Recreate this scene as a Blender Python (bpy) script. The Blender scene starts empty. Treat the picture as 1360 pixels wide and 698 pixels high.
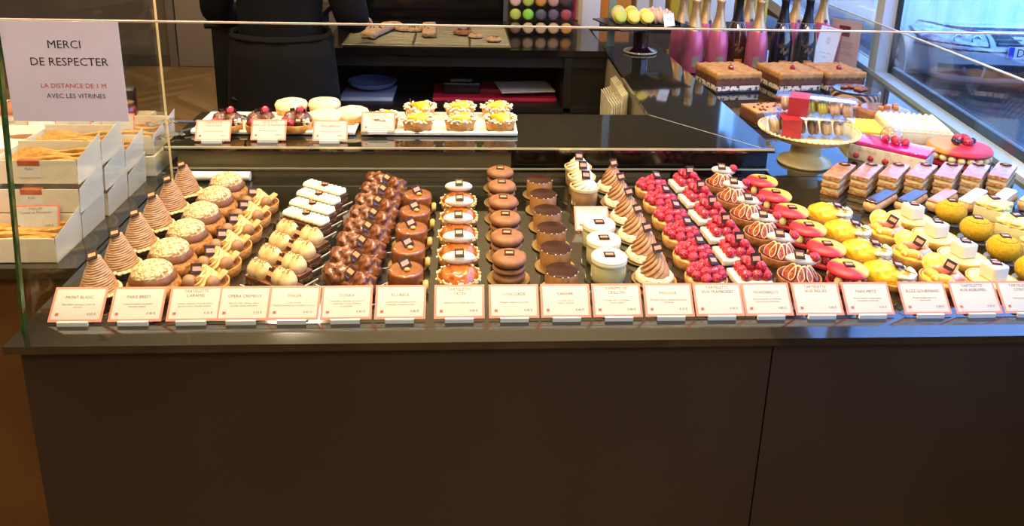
import bpy, math, random
from mathutils import Vector, Matrix, noise
random.seed(7)
R = math.radians
SC = bpy.context.scene
COL = SC.collection
PI = math.pi
# ---------------------------------------------------------------- camera model
F, XP, YP, HC = 1050.0, 680.0, 150.0, 1.6
CX = Vector((0.998, 0.007, 0.064)); CD = Vector((-0.059, -0.283, 0.957)); CU = Vector((0.025, -0.959, -0.282))
_d = Vector(((615-XP)/F, (-160-YP)/F, 1.0)).normalized()          # depth axis in camera frame
_nx = 587.0
_ny = -(((615-XP)*(_nx-XP))/F/F+1)*F*F/(-160-YP)
_n = Vector(((_nx-XP)/F, _ny/F, 1.0)).normalized()                # straight down in camera frame
_x = _n.cross(_d)
if _x[0] < 0: _x = -_x
AX, AY, AZ = _x, _d, -_n      # world axes expressed in camera frame (x right, y down, z forward)
def ray(px, py):
    c = Vector(((px-XP)/F, (py-YP)/F, 1.0))
    return Vector((c.dot(AX), c.dot(AY), c.dot(AZ)))
def at(px, py, z):
    r = ray(px, py); t = (z-HC)/r.z
    return Vector((r.x*t, r.y*t, z))
def aty(px, py, y):
    r = ray(px, py); t = y/r.y
    return Vector((r.x*t, y, HC+r.z*t))
cam_d = bpy.data.cameras.new('camera'); cam = bpy.data.objects.new('camera', cam_d); COL.objects.link(cam)
cam_d.sensor_fit = 'HORIZONTAL'; cam_d.sensor_width = 36.0; cam_d.lens = 36.0*F/1360.0
cam_d.shift_x = 0.0; cam_d.shift_y = -(349.0-YP)/1360.0
cam_d.clip_start = 0.02; cam_d.clip_end = 200
mw = Matrix(((AX[0], -AX[1], -AX[2], 0), (AY[0], -AY[1], -AY[2], 0), (AZ[0], -AZ[1], -AZ[2], HC), (0, 0, 0, 1)))
cam.matrix_world = mw
SC.camera = cam
# ---------------------------------------------------------------- materials
def lin(c):
    if isinstance(c, str):
        c = c.lstrip('#'); c = [int(c[i:i+2], 16)/255 for i in (0, 2, 4)]
    return tuple((x/12.92 if x <= 0.04045 else ((x+0.055)/1.055)**2.4) for x in c)
MATS = {}
def M(name, c1, c2=None, rough=0.5, scale=60, bump=0.0, bscale=250, metal=0.0, coat=0.0, sss=0.0, spec=0.5, ramp=(0.4, 0.6), emis=0.0, detail=3, croug=0.08):
    if name in MATS: return MATS[name]
    m = bpy.data.materials.new(name); m.use_nodes = True
    nt = m.node_tree; N = nt.nodes; L = nt.links
    b = N['Principled BSDF']
    a = lin(c1); b.inputs['Base Color'].default_value = (*a, 1)
    b.inputs['Roughness'].default_value = rough; b.inputs['Metallic'].default_value = metal
    b.inputs['Specular IOR Level'].default_value = spec
    b.inputs['Coat Weight'].default_value = coat; b.inputs['Coat Roughness'].default_value = croug
    if sss:
        b.inputs['Subsurface Weight'].default_value = sss
        b.inputs['Subsurface Radius'].default_value = (0.006, 0.004, 0.002); b.inputs['Subsurface Scale'].default_value = 1.0
    if emis:
        b.inputs['Emission Color'].default_value = (*a, 1); b.inputs['Emission Strength'].default_value = emis
    tc = N.new('ShaderNodeTexCoord')
    if c2 is not None:
        t = N.new('ShaderNodeTexNoise'); t.inputs['Scale'].default_value = scale; t.inputs['Detail'].default_value = detail
        r = N.new('ShaderNodeValToRGB'); r.color_ramp.elements[0].position, r.color_ramp.elements[1].position = ramp
        r.color_ramp.elements[0].color = (*a, 1); r.color_ramp.elements[1].color = (*lin(c2), 1)
        L.new(tc.outputs['Object'], t.inputs['Vector']); L.new(t.outputs['Fac'], r.inputs['Fac']); L.new(r.outputs['Color'], b.inputs['Base Color'])
    if bump:
        t2 = N.new('ShaderNodeTexNoise'); t2.inputs['Scale'].default_value = bscale; t2.inputs['Detail'].default_value = 2
        bp = N.new('ShaderNodeBump'); bp.inputs['Strength'].default_value = bump; bp.inputs['Distance'].default_value = 0.002
        L.new(tc.outputs['Object'], t2.inputs['Vector']); L.new(t2.outputs['Fac'], bp.inputs['Height']); L.new(bp.outputs['Normal'], b.inputs['Normal'])
    MATS[name] = m
    return m
def glass(name, tint=(1, 1, 1), base=0.035, edge=0.5, rough=0.0, power=4.0):
    if name in MATS: return MATS[name]
    m = bpy.data.materials.new(name); m.use_nodes = True
    nt = m.node_tree; N = nt.nodes; L = nt.links; N.clear()
    o = N.new('ShaderNodeOutputMaterial'); mix = N.new('ShaderNodeMixShader'); t = N.new('ShaderNodeBsdfTransparent'); g = N.new('ShaderNodeBsdfGlossy')
    t.inputs['Color'].default_value = (*tint, 1); g.inputs['Roughness'].default_value = rough
    lw = N.new('ShaderNodeLayerWeight'); lw.inputs['Blend'].default_value = 0.5
    p = N.new('ShaderNodeMath'); p.operation = 'POWER'; p.inputs[1].default_value = power
    ma = N.new('ShaderNodeMath'); ma.operation = 'MULTIPLY_ADD'; ma.inputs[1].default_value = edge; ma.inputs[2].default_value = base
    L.new(lw.outputs['Facing'], p.inputs[0]); L.new(p.outputs[0], ma.inputs[0]); L.new(ma.outputs[0], mix.inputs['Fac'])
    L.new(t.outputs[0], mix.inputs[1]); L.new(g.outputs[0], mix.inputs[2]); L.new(mix.outputs[0], o.inputs['Surface'])
    MATS[name] = m
    return m
def film(name, col, alpha=0.4, rough=0.25):
    if name in MATS: return MATS[name]
    m = bpy.data.materials.new(name); m.use_nodes = True
    b = m.node_tree.nodes['Principled BSDF']; b.inputs['Base Color'].default_value = (*lin(col), 1); b.inputs['Roughness'].default_value = rough; b.inputs['Alpha'].default_value = alpha
    MATS[name] = m
    return m
# ---------------------------------------------------------------- mesh builder
class G:
    def __init__(s): s.v = []; s.f = []; s.m = []
    def add(s, v, f, mi=0, T=None):
        o = len(s.v)
        s.v += [tuple(T @ Vector(p)) if T is not None else tuple(p) for p in v]
        s.f += [tuple(i+o for i in q) for q in f]
        s.m += [mi]*len(f) if isinstance(mi, int) else list(mi)
        return s
    def rbox(s, size, r=0.002, c=(0, 0, 0), rz=0, mi=0, sub=0, T=None, k=2):
        h = [x/2 for x in size]; r = min(r, *[x*0.999 for x in h])
        def ax(a):
            pts = [-a+r*(1-math.cos(PI/2*i/k)) if False else -a+r*i/k for i in range(k)]
            n = sub+1
            pts += [-a+r+(2*a-2*r)*i/n for i in range(n+1)]
            pts += [a-r+r*(i+1)/k for i in range(k)]
            return pts
        A = [ax(x) for x in h]; idx = {}; V = []; Fc = []
        inn = [x-r for x in h]
        def vid(q):
            key = tuple(round(x*1e6) for x in q)
            if key in idx: return idx[key]
            i = [max(-inn[j], min(inn[j], q[j])) for j in range(3)]
            d = Vector([q[j]-i[j] for j in range(3)]); l = d.length
            p = Vector(i)+(d*(r/l) if l > 1e-9 else d)
            idx[key] = len(V); V.append(p); return idx[key]
        for d in range(3):
            u, w = (d+1) % 3, (d+2) % 3
            for sg in (-1, 1):
                for i in range(len(A[u])-1):
                    for j in range(len(A[w])-1):
                        q = []
                        for (ii, jj) in ((i, j), (i+1, j), (i+1, j+1), (i, j+1)):
                            p = [0, 0, 0]; p[d] = sg*h[d]; p[u] = A[u][ii]; p[w] = A[w][jj]; q.append(vid(p))
                        if sg < 0: q.reverse()
                        Fc.append(tuple(q))
        T0 = Matrix.Translation(c) @ Matrix.Rotation(rz, 4, 'Z')
        return s.add(V, Fc, mi, (T @ T0) if T is not None else T0)
    def box(s, size, c=(0, 0, 0), rz=0, mi=0, T=None):
        x, y, z = [a/2 for a in size]
        V = [(-x, -y, -z), (x, -y, -z), (x, y, -z), (-x, y, -z), (-x, -y, z), (x, -y, z), (x, y, z), (-x, y, z)]
        Fc = [(0, 3, 2, 1), (4, 5, 6, 7), (0, 1, 5, 4), (1, 2, 6, 5), (2, 3, 7, 6), (3, 0, 4, 7)]
        T0 = Matrix.Translation(c) @ Matrix.Rotation(rz, 4, 'Z')
        return s.add(V, Fc, mi, (T @ T0) if T is not None else T0)
    def lathe(s, prof, seg=32, c=(0, 0, 0), mi=0, mod=None, T=None, mfun=None, sx=1, sy=1):
        V = []; Fc = []; mm = []; rings = []
        for (r, z) in prof:
            if r < 1e-7: rings.append([len(V)]); V.append((0, 0, z)); continue
            ring = []
            for j in range(seg):
                a = 2*PI*j/seg; rr, zz = (r, z) if mod is None else mod(a, r, z)
                ring.append(len(V)); V.append((rr*math.cos(a)*sx, rr*math.sin(a)*sy, zz))
            rings.append(ring)
        for i in range(len(rings)-1):
            a, b = rings[i], rings[i+1]
            for j in range(seg):
                k = (j+1) % seg
                if len(a) == 1 and len(b) == 1: continue
                if len(a) == 1: q = (a[0], b[k], b[j])
                elif len(b) == 1: q = (a[j], a[k], b[0])
                else: q = (a[j], a[k], b[k], b[j])
                Fc.append(q); mm.append(mi if mfun is None else mfun(i, j))
        T0 = Matrix.Translation(c)
        return s.add(V, Fc, mm, (T @ T0) if T is not None else T0)
    def ell(s, rad, c=(0, 0, 0), seg=20, rings=12, mi=0, T=None, rz=0, zmin=-1.0, mod=None):
        pr = []
        t0 = math.asin(max(-1, zmin))
        if zmin > -1: pr.append((0, zmin))
        for i in range(rings+1):
            t = t0+(PI/2-t0)*i/rings
            pr.append((max(0, math.cos(t)) if i < rings else 0, math.sin(t)))
        T0 = Matrix.Translation(c) @ Matrix.Rotation(rz, 4, 'Z') @ Matrix.Diagonal((*rad, 1))
        return s.lathe(pr, seg, mi=mi, mod=mod, T=(T @ T0) if T is not None else T0)
    def tube(s, pts, rad, seg=8, mi=0, T=None, star=0, n=5, close=True):
        pts = [Vector(p) for p in pts]; rr = rad if isinstance(rad, (list, tuple)) else [rad]*len(pts)
        V = []; Fc = []; up = None
        for i, p in enumerate(pts):
            t = (pts[min(i+1, len(pts)-1)]-pts[max(i-1, 0)]).normalized()
            if up is None:
                up = Vector((0, 0, 1)) if abs(t.z) < 0.9 else Vector((1, 0, 0))
            a = t.cross(up).normalized(); b = a.cross(t).normalized(); up = b
            for j in range(seg):
                an = 2*PI*j/seg; q = rr[i]*(1+star*math.cos(n*an+i*0.35))
                V.append(p+a*math.cos(an)*q+b*math.sin(an)*q)
        for i in range(len(pts)-1):
            for j in range(seg):
                k = (j+1) % seg
                Fc.append((i*seg+j, i*seg+k, (i+1)*seg+k, (i+1)*seg+j))
        if close:
            Fc.append(tuple(range(seg-1, -1, -1))); o = (len(pts)-1)*seg; Fc.append(tuple(o+j for j in range(seg)))
        return s.add(V, Fc, mi, T)
    def prism(s, poly, z0, z1, mi=0, T=None):
        n = len(poly)
        V = [(x, y, z0) for x, y in poly]+[(x, y, z1) for x, y in poly]
        Fc = [tuple(range(n-1, -1, -1)), tuple(range(n, 2*n))]+[(i, (i+1) % n, n+(i+1) % n, n+i) for i in range(n)]
        return s.add(V, Fc, mi, T)
    def noise(s, amp, scale, seed=0, i0=0, vert=True, ridged=False):
        # push vertices out along approximate normals
        me = bpy.data.meshes.new('t'); me.from_pydata(s.v, [], s.f); me.update()
        off = Vector((seed*3.1, seed*1.7, seed*2.3))
        for i, vv in enumerate(me.vertices):
            if i < i0: continue
            p = Vector(s.v[i]); n = noise.noise(p*scale+off)
            if ridged: n = 0.5-abs(n)*2
            s.v[i] = tuple(p+vv.normal*(n*amp))
        bpy.data.meshes.remove(me)
        return s
    def mesh(s, name, mats, smooth=True):
        me = bpy.data.meshes.new(name); me.from_pydata(s.v, [], s.f)
        for m in (mats if isinstance(mats, (list, tuple)) else [mats]): me.materials.append(m)
        me.polygons.foreach_set('material_index', s.m)
        me.polygons.foreach_set('use_smooth', [smooth]*len(s.f)); me.update()
        return me
def part(name, g, mats, parent=None, loc=(0, 0, 0), rot=(0, 0, 0), smooth=True, label=None):
    me = g if isinstance(g, bpy.types.Mesh) else g.mesh(name, mats, smooth)
    if smooth and not isinstance(g, bpy.types.Mesh):
        try: me.set_sharp_from_angle(angle=R(42))
        except Exception: pass
    o = bpy.data.objects.new(name, me); COL.objects.link(o)
    o.location = loc; o.rotation_euler = rot
    if parent: o.parent = parent
    if label: o['label'] = label
    return o
def tag(o, label, cat, group=None, kind=None):
    o['label'] = label; o['category'] = cat
    if group: o['group'] = group
    if kind: o['kind'] = kind
    return o
def thing(name, label, cat, loc=(0, 0, 0), rz=0, group=None):
    o = bpy.data.objects.new(name, None); COL.objects.link(o); o.empty_display_size = 0.02
    o.location = loc; o.rotation_euler = (0, 0, rz)
    return tag(o, label, cat, group)
def struct(name, g, mats, smooth=False, label=None):
    o = part(name, g, mats, smooth=smooth); o['kind'] = 'structure'
    if label: o['label'] = label
    return o
KIDS = {}
def dup(root, loc, rz, label):
    r = root.copy(); COL.objects.link(r); r.location = loc; r.rotation_euler = (0, 0, rz); r['label'] = label
    for ch in list(root.children):
        c = ch.copy(); COL.objects.link(c); c.parent = r
        for g in list(ch.children):
            d = g.copy(); COL.objects.link(d); d.parent = c
    return r
ORD = ['first', 'second', 'third', 'fourth', 'fifth', 'sixth', 'seventh', 'eighth']
FLATM = {}
def text_mesh(body, size, align='CENTER', space=1.0):
    c = bpy.data.curves.new('lettering', 'FONT'); c.body = body; c.size = size; c.align_x = align; c.align_y = 'CENTER'; c.resolution_u = 2; c.space_line = space
    o = bpy.data.objects.new('lettering', c); COL.objects.link(o)
    me = bpy.data.meshes.new_from_object(o)
    bpy.data.objects.remove(o); bpy.data.curves.remove(c)
    me.materials.clear()
    return me
def lettering(name, body, size, mat, parent, loc, rot=(0, 0, 0), align='CENTER', space=1.0):
    me = text_mesh(body, size, align, space); me.materials.append(mat)
    o = bpy.data.objects.new(name, me); COL.objects.link(o); o.parent = parent; o.location = loc; o.rotation_euler = rot
    return o
ZS, ZW = 0.86, 0.95
# ---------------------------------------------------------------- pastry materials
m_choc = M('dark_chocolate', '3a2013', '28150c', rough=0.55, spec=0.2, scale=80)
m_chocm = M('milk_chocolate', '6e4022', '57301a', rough=0.3, scale=60, coat=0.3)
m_print = M('copper_print', 'c48462', rough=0.35)
m_gold = M('gold_card', 'd8b878', 'c09a58', rough=0.3, metal=0.75, scale=20)
m_black = M('black_card', '15110f', rough=0.3)
m_whitec = M('white_card', 'efe6d6', rough=0.5)
m_tart = M('baked_pastry', 'd49a52', 'bb7d38', rough=0.65, scale=90, bump=0.3)
m_cream = M('whipped_cream', 'e6dabc', 'dccca4', rough=0.5, scale=60, sss=0.15)
m_white = M('white_icing', 'e6dcc6', rough=0.45, sss=0.1)
def _rasp():
    m = bpy.data.materials.new('raspberry_flesh'); m.use_nodes = True; nt = m.node_tree; N = nt.nodes; L = nt.links; b = N['Principled BSDF']
    tc = N.new('ShaderNodeTexCoord'); v = N.new('ShaderNodeTexVoronoi'); v.inputs['Scale'].default_value = 330
    r = N.new('ShaderNodeValToRGB'); r.color_ramp.elements[0].color = (*lin('e0506a'), 1); r.color_ramp.elements[1].color = (*lin('a8152c'), 1); r.color_ramp.elements[0].position = 0.15; r.color_ramp.elements[1].position = 0.62
    no = N.new('ShaderNodeTexNoise'); no.inputs['Scale'].default_value = 160; r2 = N.new('ShaderNodeValToRGB'); r2.color_ramp.elements[0].position = 0.6; r2.color_ramp.elements[1].position = 0.72
    mx = N.new('ShaderNodeMix'); mx.data_type = 'RGBA'; mx.inputs[7].default_value = (*lin('e8a8a4'), 1)
    bp = N.new('ShaderNodeBump'); bp.invert = True; bp.inputs['Strength'].default_value = 1.0; bp.inputs['Distance'].default_value = 0.0016
    L.new(tc.outputs['Object'], v.inputs['Vector']); L.new(tc.outputs['Object'], no.inputs['Vector']); L.new(v.outputs['Distance'], r.inputs['Fac']); L.new(v.outputs['Distance'], bp.inputs['Height'])
    L.new(no.outputs['Fac'], r2.inputs['Fac']); L.new(r2.outputs['Color'], mx.inputs[0]); L.new(r.outputs['Color'], mx.inputs[6]); L.new(mx.outputs[2], b.inputs['Base Color']); L.new(bp.outputs['Normal'], b.inputs['Normal'])
    b.inputs['Roughness'].default_value = 0.42; b.inputs['Specular IOR Level'].default_value = 0.4
    return m
m_rasp = _rasp()
m_caramel = M('caramel_cream', 'd0ac74', 'c49a5c', rough=0.45, scale=70)
m_speck = M('speckled_meringue', 'dac9a6', '5b4632', rough=0.7, scale=330, ramp=(0.62, 0.7))
_sq = None
def choc_square(parent, loc, rot, s=0.0155):
    g = G(); g.box((s, s, 0.0022)); g.box((s*0.72, s*0.40, 0.0004), (0, 0, 0.0013), mi=1)
    key = ('sq', s)
    if key not in FLATM: FLATM[key] = g.mesh('chocolate_square', [m_choc, m_print], False)
    return part('chocolate_square', FLATM[key], None, parent, loc, rot)
def gold_disc(parent, r=0.037):
    r *= 1.07
    g = G(); g.lathe([(0, 0.0004), (r*0.8, 0.0006), (r*0.84, 0.0016), (r*0.93, 0.001), (r, 0.003), (r*0.995, 0.0036), (r*0.92, 0.0022), (r*0.84, 0.0026), (r*0.8, 0.0018), (0, 0.0018)], 40)
    return part('gold_disc', g, m_gold, parent)
def tart_shell(parent, r=0.042, h=0.02, mat=None, name='tart_shell'):
    g = G(); g.lathe([(0, 0), (r*0.93, 0), (r*0.95, 0.001), (r, h-0.001), (r*0.99, h), (r*0.94, h), (r*0.925, h-0.002), (r*0.9, h*0.7), (0, h*0.7)], 40)
    return part(name, g, mat or m_tart, parent)
def swirl(h, r0, r1, n=9, depth=0.16, twist=2.2, seg=72, rings=26, z0=0.0, bulge=0.25):
    g = G(); pr = []
    for i in range(rings+1):
        t = i/rings; r = (r0+(r1-r0)*t)*(1+bulge*math.sin(PI*min(1, t*1.15))*0.6)
        pr.append((r, z0+h*t))
    pr.append((0, z0+h*1.03))
    def mod(a, r, z):
        t = (z-z0)/h
        return r*(1+depth*math.cos(n*(a-twist*t))), z
    def mf(i, j):
        a = 2*PI*(j+0.5)/seg; t = i/rings
        return 1 if math.cos(n*(a-twist*t)) < -0.80 else 0
    g.lathe([(0, z0)]+pr, seg, mod=mod, mfun=mf)
    return g
def rasp_mesh():
    if 'rasp' not in FLATM:
        g = G(); seg, ri = 18, 12
        def mod(a, r, z):
            row = int(round((z+1)*ri/2)); k = 1+0.10*math.cos(6*a+(row//2)*PI/1.0)*(1 if abs(z) < 0.9 else 0.3)+0.05*math.cos(z*13)
            return r*k, z
        g.lathe([(0, -0.95)]+[(math.cos(t)*(1 - 0.12*math.sin(t)), math.sin(t)) for t in [(-PI/2+PI*i/ri) for i in range(1, ri)]]+[(0, 0.97)], seg, mod=mod,
                T=Matrix.Diagonal((0.0095, 0.0095, 0.0108, 1)))
        FLATM['rasp'] = g.mesh('raspberry', m_rasp, True)
    return FLATM['rasp']
def raspberry(parent, loc, s=1.0, rot=None, name='raspberry'):
    o = part(name, rasp_mesh(), None, parent, loc, rot or (random.uniform(-.9, .9), random.uniform(-.9, .9), random.uniform(0, 6)))
    o.scale = (s, s, s); return o
# ---------------------------------------------------------------- pastry kinds (origin at base centre)
def mont_blanc():
    t = thing('mont_blanc', '', 'pastry')
    g = G(); g.lathe([(0, 0), (0.032, 0), (0.035, 0.004), (0.034, 0.014), (0, 0.014)], 36).noise(0.002, 220, 1)
    part('chocolate_base', g, M('dark_biscuit', '2f1c12', '4a2d1a', rough=0.6, scale=150), t)
    g = G()
    for i in range(26):
        a = 2*PI*i/26; g.ell((0.0055, 0.0045, 0.0035), (0.0345*math.cos(a), 0.0345*math.sin(a), 0.0145+0.001*math.sin(i*2.3)), 8, 6, rz=a+0.7)
    part('meringue_rim', g.noise(0.0012, 300, 2), M('pale_meringue', 'ead0a4', 'd9b884', rough=0.6), t)
    g = G(); pr = [(0, 0.013)]; n = 16; k = 6
    for i in range(n*k+1):
        u = i/(n*k); r = 0.0335+(0.0085-0.0335)*u**1.12
        pr.append((r+0.0013*abs(math.sin(PI*i/k))-0.0005, 0.0145+0.066*u))
    pr.append((0, 0.083))
    def mod(a, r, z): return r*(1+0.012*math.sin(5*a+z*300)), z+0.0022*math.sin(a+1)+0.0006*math.sin(3*a+z*400)
    g.lathe(pr, 40, mod=mod)
    part('chestnut_cream', g, M('chestnut_cream', 'b08660', '9c7450', rough=0.55, scale=90), t)
    choc_square(t, (-0.001, -0.005, 0.086), (R(34), R(-12), R(18)), 0.017)
    return t
def paris_brest():
    t = thing('paris_brest', '', 'pastry')
    g = G(); g.lathe([(0, 0), (0.036, 0), (0.044, 0.005), (0.047, 0.014), (0.045, 0.023), (0.04, 0.03), (0.03, 0.033), (0, 0.033)][:1]+[(0.036*i/6, 0) for i in range(1, 7)]+[(0.036+0.011*math.sin(PI*u/10), 0.032*(1-math.cos(PI*u/10))/2) for u in range(1, 10)]+[(0.036-0.036*i/5, 0.033) for i in range(0, 6)], 64)
    g.noise(0.0032, 150, 3, ridged=True)
    part('choux_base', g, M('golden_choux', 'b67c3a', '945a22', rough=0.7, scale=140, bump=0.6, bscale=300), t)
    g = G(); g.lathe([(0, 0.03), (0.036, 0.03), (0.0405, 0.034), (0.041, 0.040), (0.036, 0.047), (0, 0.047)], 40, mod=lambda a, r, z: (r*(1+0.02*math.sin(7*a)), z))
    part('praline_cream', g, M('praline_cream', '7c4c28', '683c1c', rough=0.4, scale=40), t)
    g = G(); g.ell((0.0355, 0.0355, 0.022), (0, 0, 0.0455), 64, 22, zmin=0.0); g.noise(0.0026, 210, 5, ridged=True)
    part('choux_lid', g, M('sugared_choux', 'cdb68a', '9f7846', rough=0.85, scale=190, ramp=(0.46, 0.6), bump=0.7, bscale=300), t)
    return t
def caramel_tart():
    t = thing('caramel_tartlet', '', 'pastry'); tart_shell(t, 0.041, 0.02)
    g = G(); g.lathe([(0, 0.0145), (0.036, 0.0145), (0.037, 0.017), (0, 0.018)], 30); part('caramel_filling', g, M('toffee', '7a4520', rough=0.25), t)
    ms = M('cocoa_ball', 'a0744c', '8d623c', rough=0.5, scale=60)
    for p in ((-0.025, -0.017), (0.019, -0.021)):
        g = G(); g.ell((0.0125, 0.0125, 0.0135), (p[0], p[1], 0.029), 22, 14); part('praline_ball', g, ms, t)
    for (x, y, r0, h, tw) in ((-0.006, 0.010, 0.0235, 0.030, 2.6), (-0.001, -0.014, 0.0155, 0.021, 2.2)):
        part('piped_cream', swirl(h, r0, 0.005, n=6, depth=0.17, twist=tw, z0=0.018), [m_caramel, m_caramel], t, (x, y, 0))
    for q in range(3):
        g = G(); g.tube([(0.018+0.017*math.sin(u*PI/12)-0.0035*q, -0.006+0.030*u/12+0.003*q, 0.019+0.016*math.sin(u*PI/12)) for u in range(13)], 0.0028, 8); part('cream_ribbon', g, m_caramel, t)
    choc_square(t, (-0.016, 0.0, 0.046), (R(58), R(14), R(34)), 0.020)
    return t
def dollop(g, c, r, h, mi=0):
    h *= 1.0
    g.lathe([(0, 0), (r*0.85, 0.0), (r, h*0.25), (r*0.9, h*0.48), (r*0.58, h*0.76), (r*0.24, h*0.92), (0, h)], 20, c=c, mi=mi)
def finger_base(t, L=0.118, W=0.036):
    g = G(); g.rbox((L+0.014, W+0.01, 0.0012), 0.0005, (0, 0, 0.0006)); g.box((L+0.015, 0.0008, 0.0018), (0, -(W+0.01)/2, 0.0009), mi=1); g.box((0.0008, W+0.01, 0.0018), ((L+0.014)/2, 0, 0.0009), mi=1)
    part('board', g, [m_black, m_whitec], t, smooth=False)
    g = G(); g.rbox((L, W, 0.010), 0.002, (0, 0, 0.0063), sub=6); g.noise(0.0015, 200, 3); part('chocolate_biscuit', g, M('nutty_chocolate', '3d2414', '8a5a30', rough=0.5, scale=200, ramp=(0.52, 0.66)), t)
    g = G(); g.rbox((L*0.985, W*0.96, 0.006), 0.002, (0, 0, 0.0142)); part('ganache_layer', g, M('ganache', '5a3820', rough=0.45), t)
    g = G(); g.rbox((L, W, 0.004), 0.0015, (0, 0, 0.0191)); part('chocolate_slab', g, m_chocm, t)
def dollop_finger():
    t = thing('cream_finger', '', 'pastry'); finger_base(t)
    mc = M('tan_cream', 'd8bd8a', 'caa86e', rough=0.5, scale=60, sss=0.1)
    for i, x in enumerate((-0.046, -0.027, 0.018, 0.038)):
        for k in (0,):
            g = G(); dollop(g, (x, 0, 0.0205), 0.0172, 0.033); g.noise(0.0012, 110, i); part('cream_dollop', g, mc, t)
    g = G()
    for i in range(60):
        x = random.choice((-0.046, -0.027, 0.018, 0.038))+random.uniform(-.007, .007); y = random.uniform(-.007, .007)
        dd = math.hypot(x-min((-0.046, -0.027, 0.018, 0.038), key=lambda q: abs(q-x)), y)/0.0165; g.rbox((0.0026, 0.002, 0.0016), 0.0004, (x, y, 0.0205+0.033*((1-0.05*dd/0.28) if dd < 0.28 else 0.95-0.15*(dd-0.28)/0.34)), k=1, rz=random.random()*3)
    part('hazelnut_crumbs', g, M('toasted_nut', 'a8702c', rough=0.7), t)['kind'] = 'stuff'
    choc_square(t, (-0.004, -0.003, 0.033), (R(52), 0, R(-8)), 0.020)
    return t
def white_finger():
    t = thing('white_ridged_finger', '', 'pastry'); finger_base(t)
    g = G(); g.rbox((0.118, 0.032, 0.016), 0.008, (0, 0, 0.029), sub=40, k=4)
    for i, v in enumerate(g.v):
        w = 1+0.10*math.cos(v[0]*2*PI/0.0125); g.v[i] = (v[0], v[1]*w*(1.06), 0.021+(v[2]-0.021)*(0.9+0.14*math.cos(v[0]*2*PI/0.0125)))
    part('piped_topping', g, m_cream, t)
    g = G()
    for i in range(14): g.rbox((0.0016, 0.0016, 0.001), 0.0004, (-0.05+random.random()*0.04, random.uniform(-0.008, 0.008), 0.0375), k=1)
    part('cocoa_nibs', g, m_choc, t)['kind'] = 'stuff'
    choc_square(t, (0.003, 0, 0.0392), (0, 0, R(30)), 0.016)
    return t
def tonka():
    t = thing('rocher_bar', '', 'pastry')
    g = G(); L = 0.132; W = 0.05
    g.prism([(-L/2, -W/2), (L/2, -W/2), (L/2+0.012, -W/6), (L/2+0.012, W/3), (L/2, W/2), (-L/2, W/2)], 0, 0.0012)
    for a, b in (((-L/2, -W/2), (L/2, -W/2)), ((L/2, -W/2), (L/2+0.012, -W/6)), ((L/2+0.012, -W/6), (L/2+0.012, W/3))):
        g.tube([(a[0], a[1], 0.0014), (b[0], b[1], 0.0014)], 0.0006, 4, mi=1)
    part('board', g, [m_black, m_whitec], t, smooth=False)
    g = G(); g.rbox((0.112, 0.036, 0.022), 0.006, (0, 0, 0.0125), sub=10); part('chocolate_cake', g, M('rocher_base', '4a2814', '6a3c1c', rough=0.35, scale=90, coat=0.4), t)
    mr = M('rocher_glaze', '7c4420', '5c2f14', rough=0.28, scale=70, coat=0.6, bump=0.15, bscale=120)
    for (x, L2, sd) in ((-0.03, 0.033, 1), (0.036, 0.024, 4)):
        g = G(); g.ell((L2, 0.022, 0.023), (x, 0, 0.021), 44, 22); g.noise(0.0085, 75, sd); g.noise(0.0028, 200, sd+2); part('praline_lump', g, mr, t)
    choc_square(t, (0.008, -0.004, 0.042), (R(40), R(10), R(-8)), 0.021)
    return t
def ecureuil():
    t = thing('hazelnut_entremet', '', 'pastry'); gold_disc(t, 0.038)
    mg = M('caramel_glaze', '84471f', '713a18', rough=0.22, scale=30, coat=0.8)
    r, h = 0.0335, 0.043
    g = G(); g.lathe([(0, 0.002), (r, 0.002), (r, 0.01), (r, 0.025), (r, h-0.005), (r-0.0012, h-0.002), (r-0.0035, h-0.0004), (r-0.007, h), (0, h)], 48); part('glazed_cake', g, mg, t)
    g = G(); g.ell((0.0058, 0.0048, 0.004), (0.004, -0.012, h+0.003), 14, 10); part('hazelnut', g, M('hazelnut_skin', 'd2a25a', 'b9843c', rough=0.5, scale=120), t)
    ob = choc_square(t, (-0.002, 0.003, h+0.0085), (R(58), 0, 0), 0.022); ob.rotation_euler = (R(50), R(-6), R(42))
    g = G(); g.lathe([(0, -0.005), (0.008, -0.005), (0.0105, -0.002), (0.0105, 0.002), (0.008, 0.005), (0, 0.005)], 20, T=Matrix.Translation((r+0.0045, -0.012, 0.0135)) @ Matrix.Rotation(R(90), 4, 'Y'))
    part('macaron_shell', g, M('pale_biscuit', 'd8ae68', 'c2944c', rough=0.7, scale=200, bump=0.4), t)
    return t
def tatin():
    t = thing('tatin_tartlet', '', 'pastry'); tart_shell(t, 0.042, 0.018)
    g = G(); g.ell((0.0385, 0.0385, 0.024), (0, 0, 0.014), 36, 14, zmin=0.0); g.noise(0.0035, 75, 2); part('caramel_apple', g, M('caramel_apple', 'b3601c', '8e4210', rough=0.2, scale=50, coat=0.8), t)
    g = G()
    for i in range(90):
        a = random.uniform(0, 2*PI); rr = 0.0405+random.uniform(-0.0025, 0.0025); g.rbox((0.005, 0.004, 0.0035), 0.001, (rr*math.cos(a), rr*math.sin(a), 0.0165+random.uniform(-0.004, 0.004)), rz=random.random()*3, k=1)
    part('coconut_rim', g, M('coconut_flakes', 'e6d4b0', 'cdb586', rough=0.8, scale=100), t)
    g = G(); g.ell((0.030, 0.0145, 0.0125), (0, 0.014, 0.047), 28, 16)
    for i, v in enumerate(g.v):
        k = abs(v[0])/0.030; g.v[i] = (v[0]*(1+0.08*k), v[1], v[2])
    part('cream_quenelle', g, m_white, t)
    choc_square(t, (0.001, 0.007, 0.0605), (R(34), 0, R(3)), 0.018)
    return t
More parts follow.
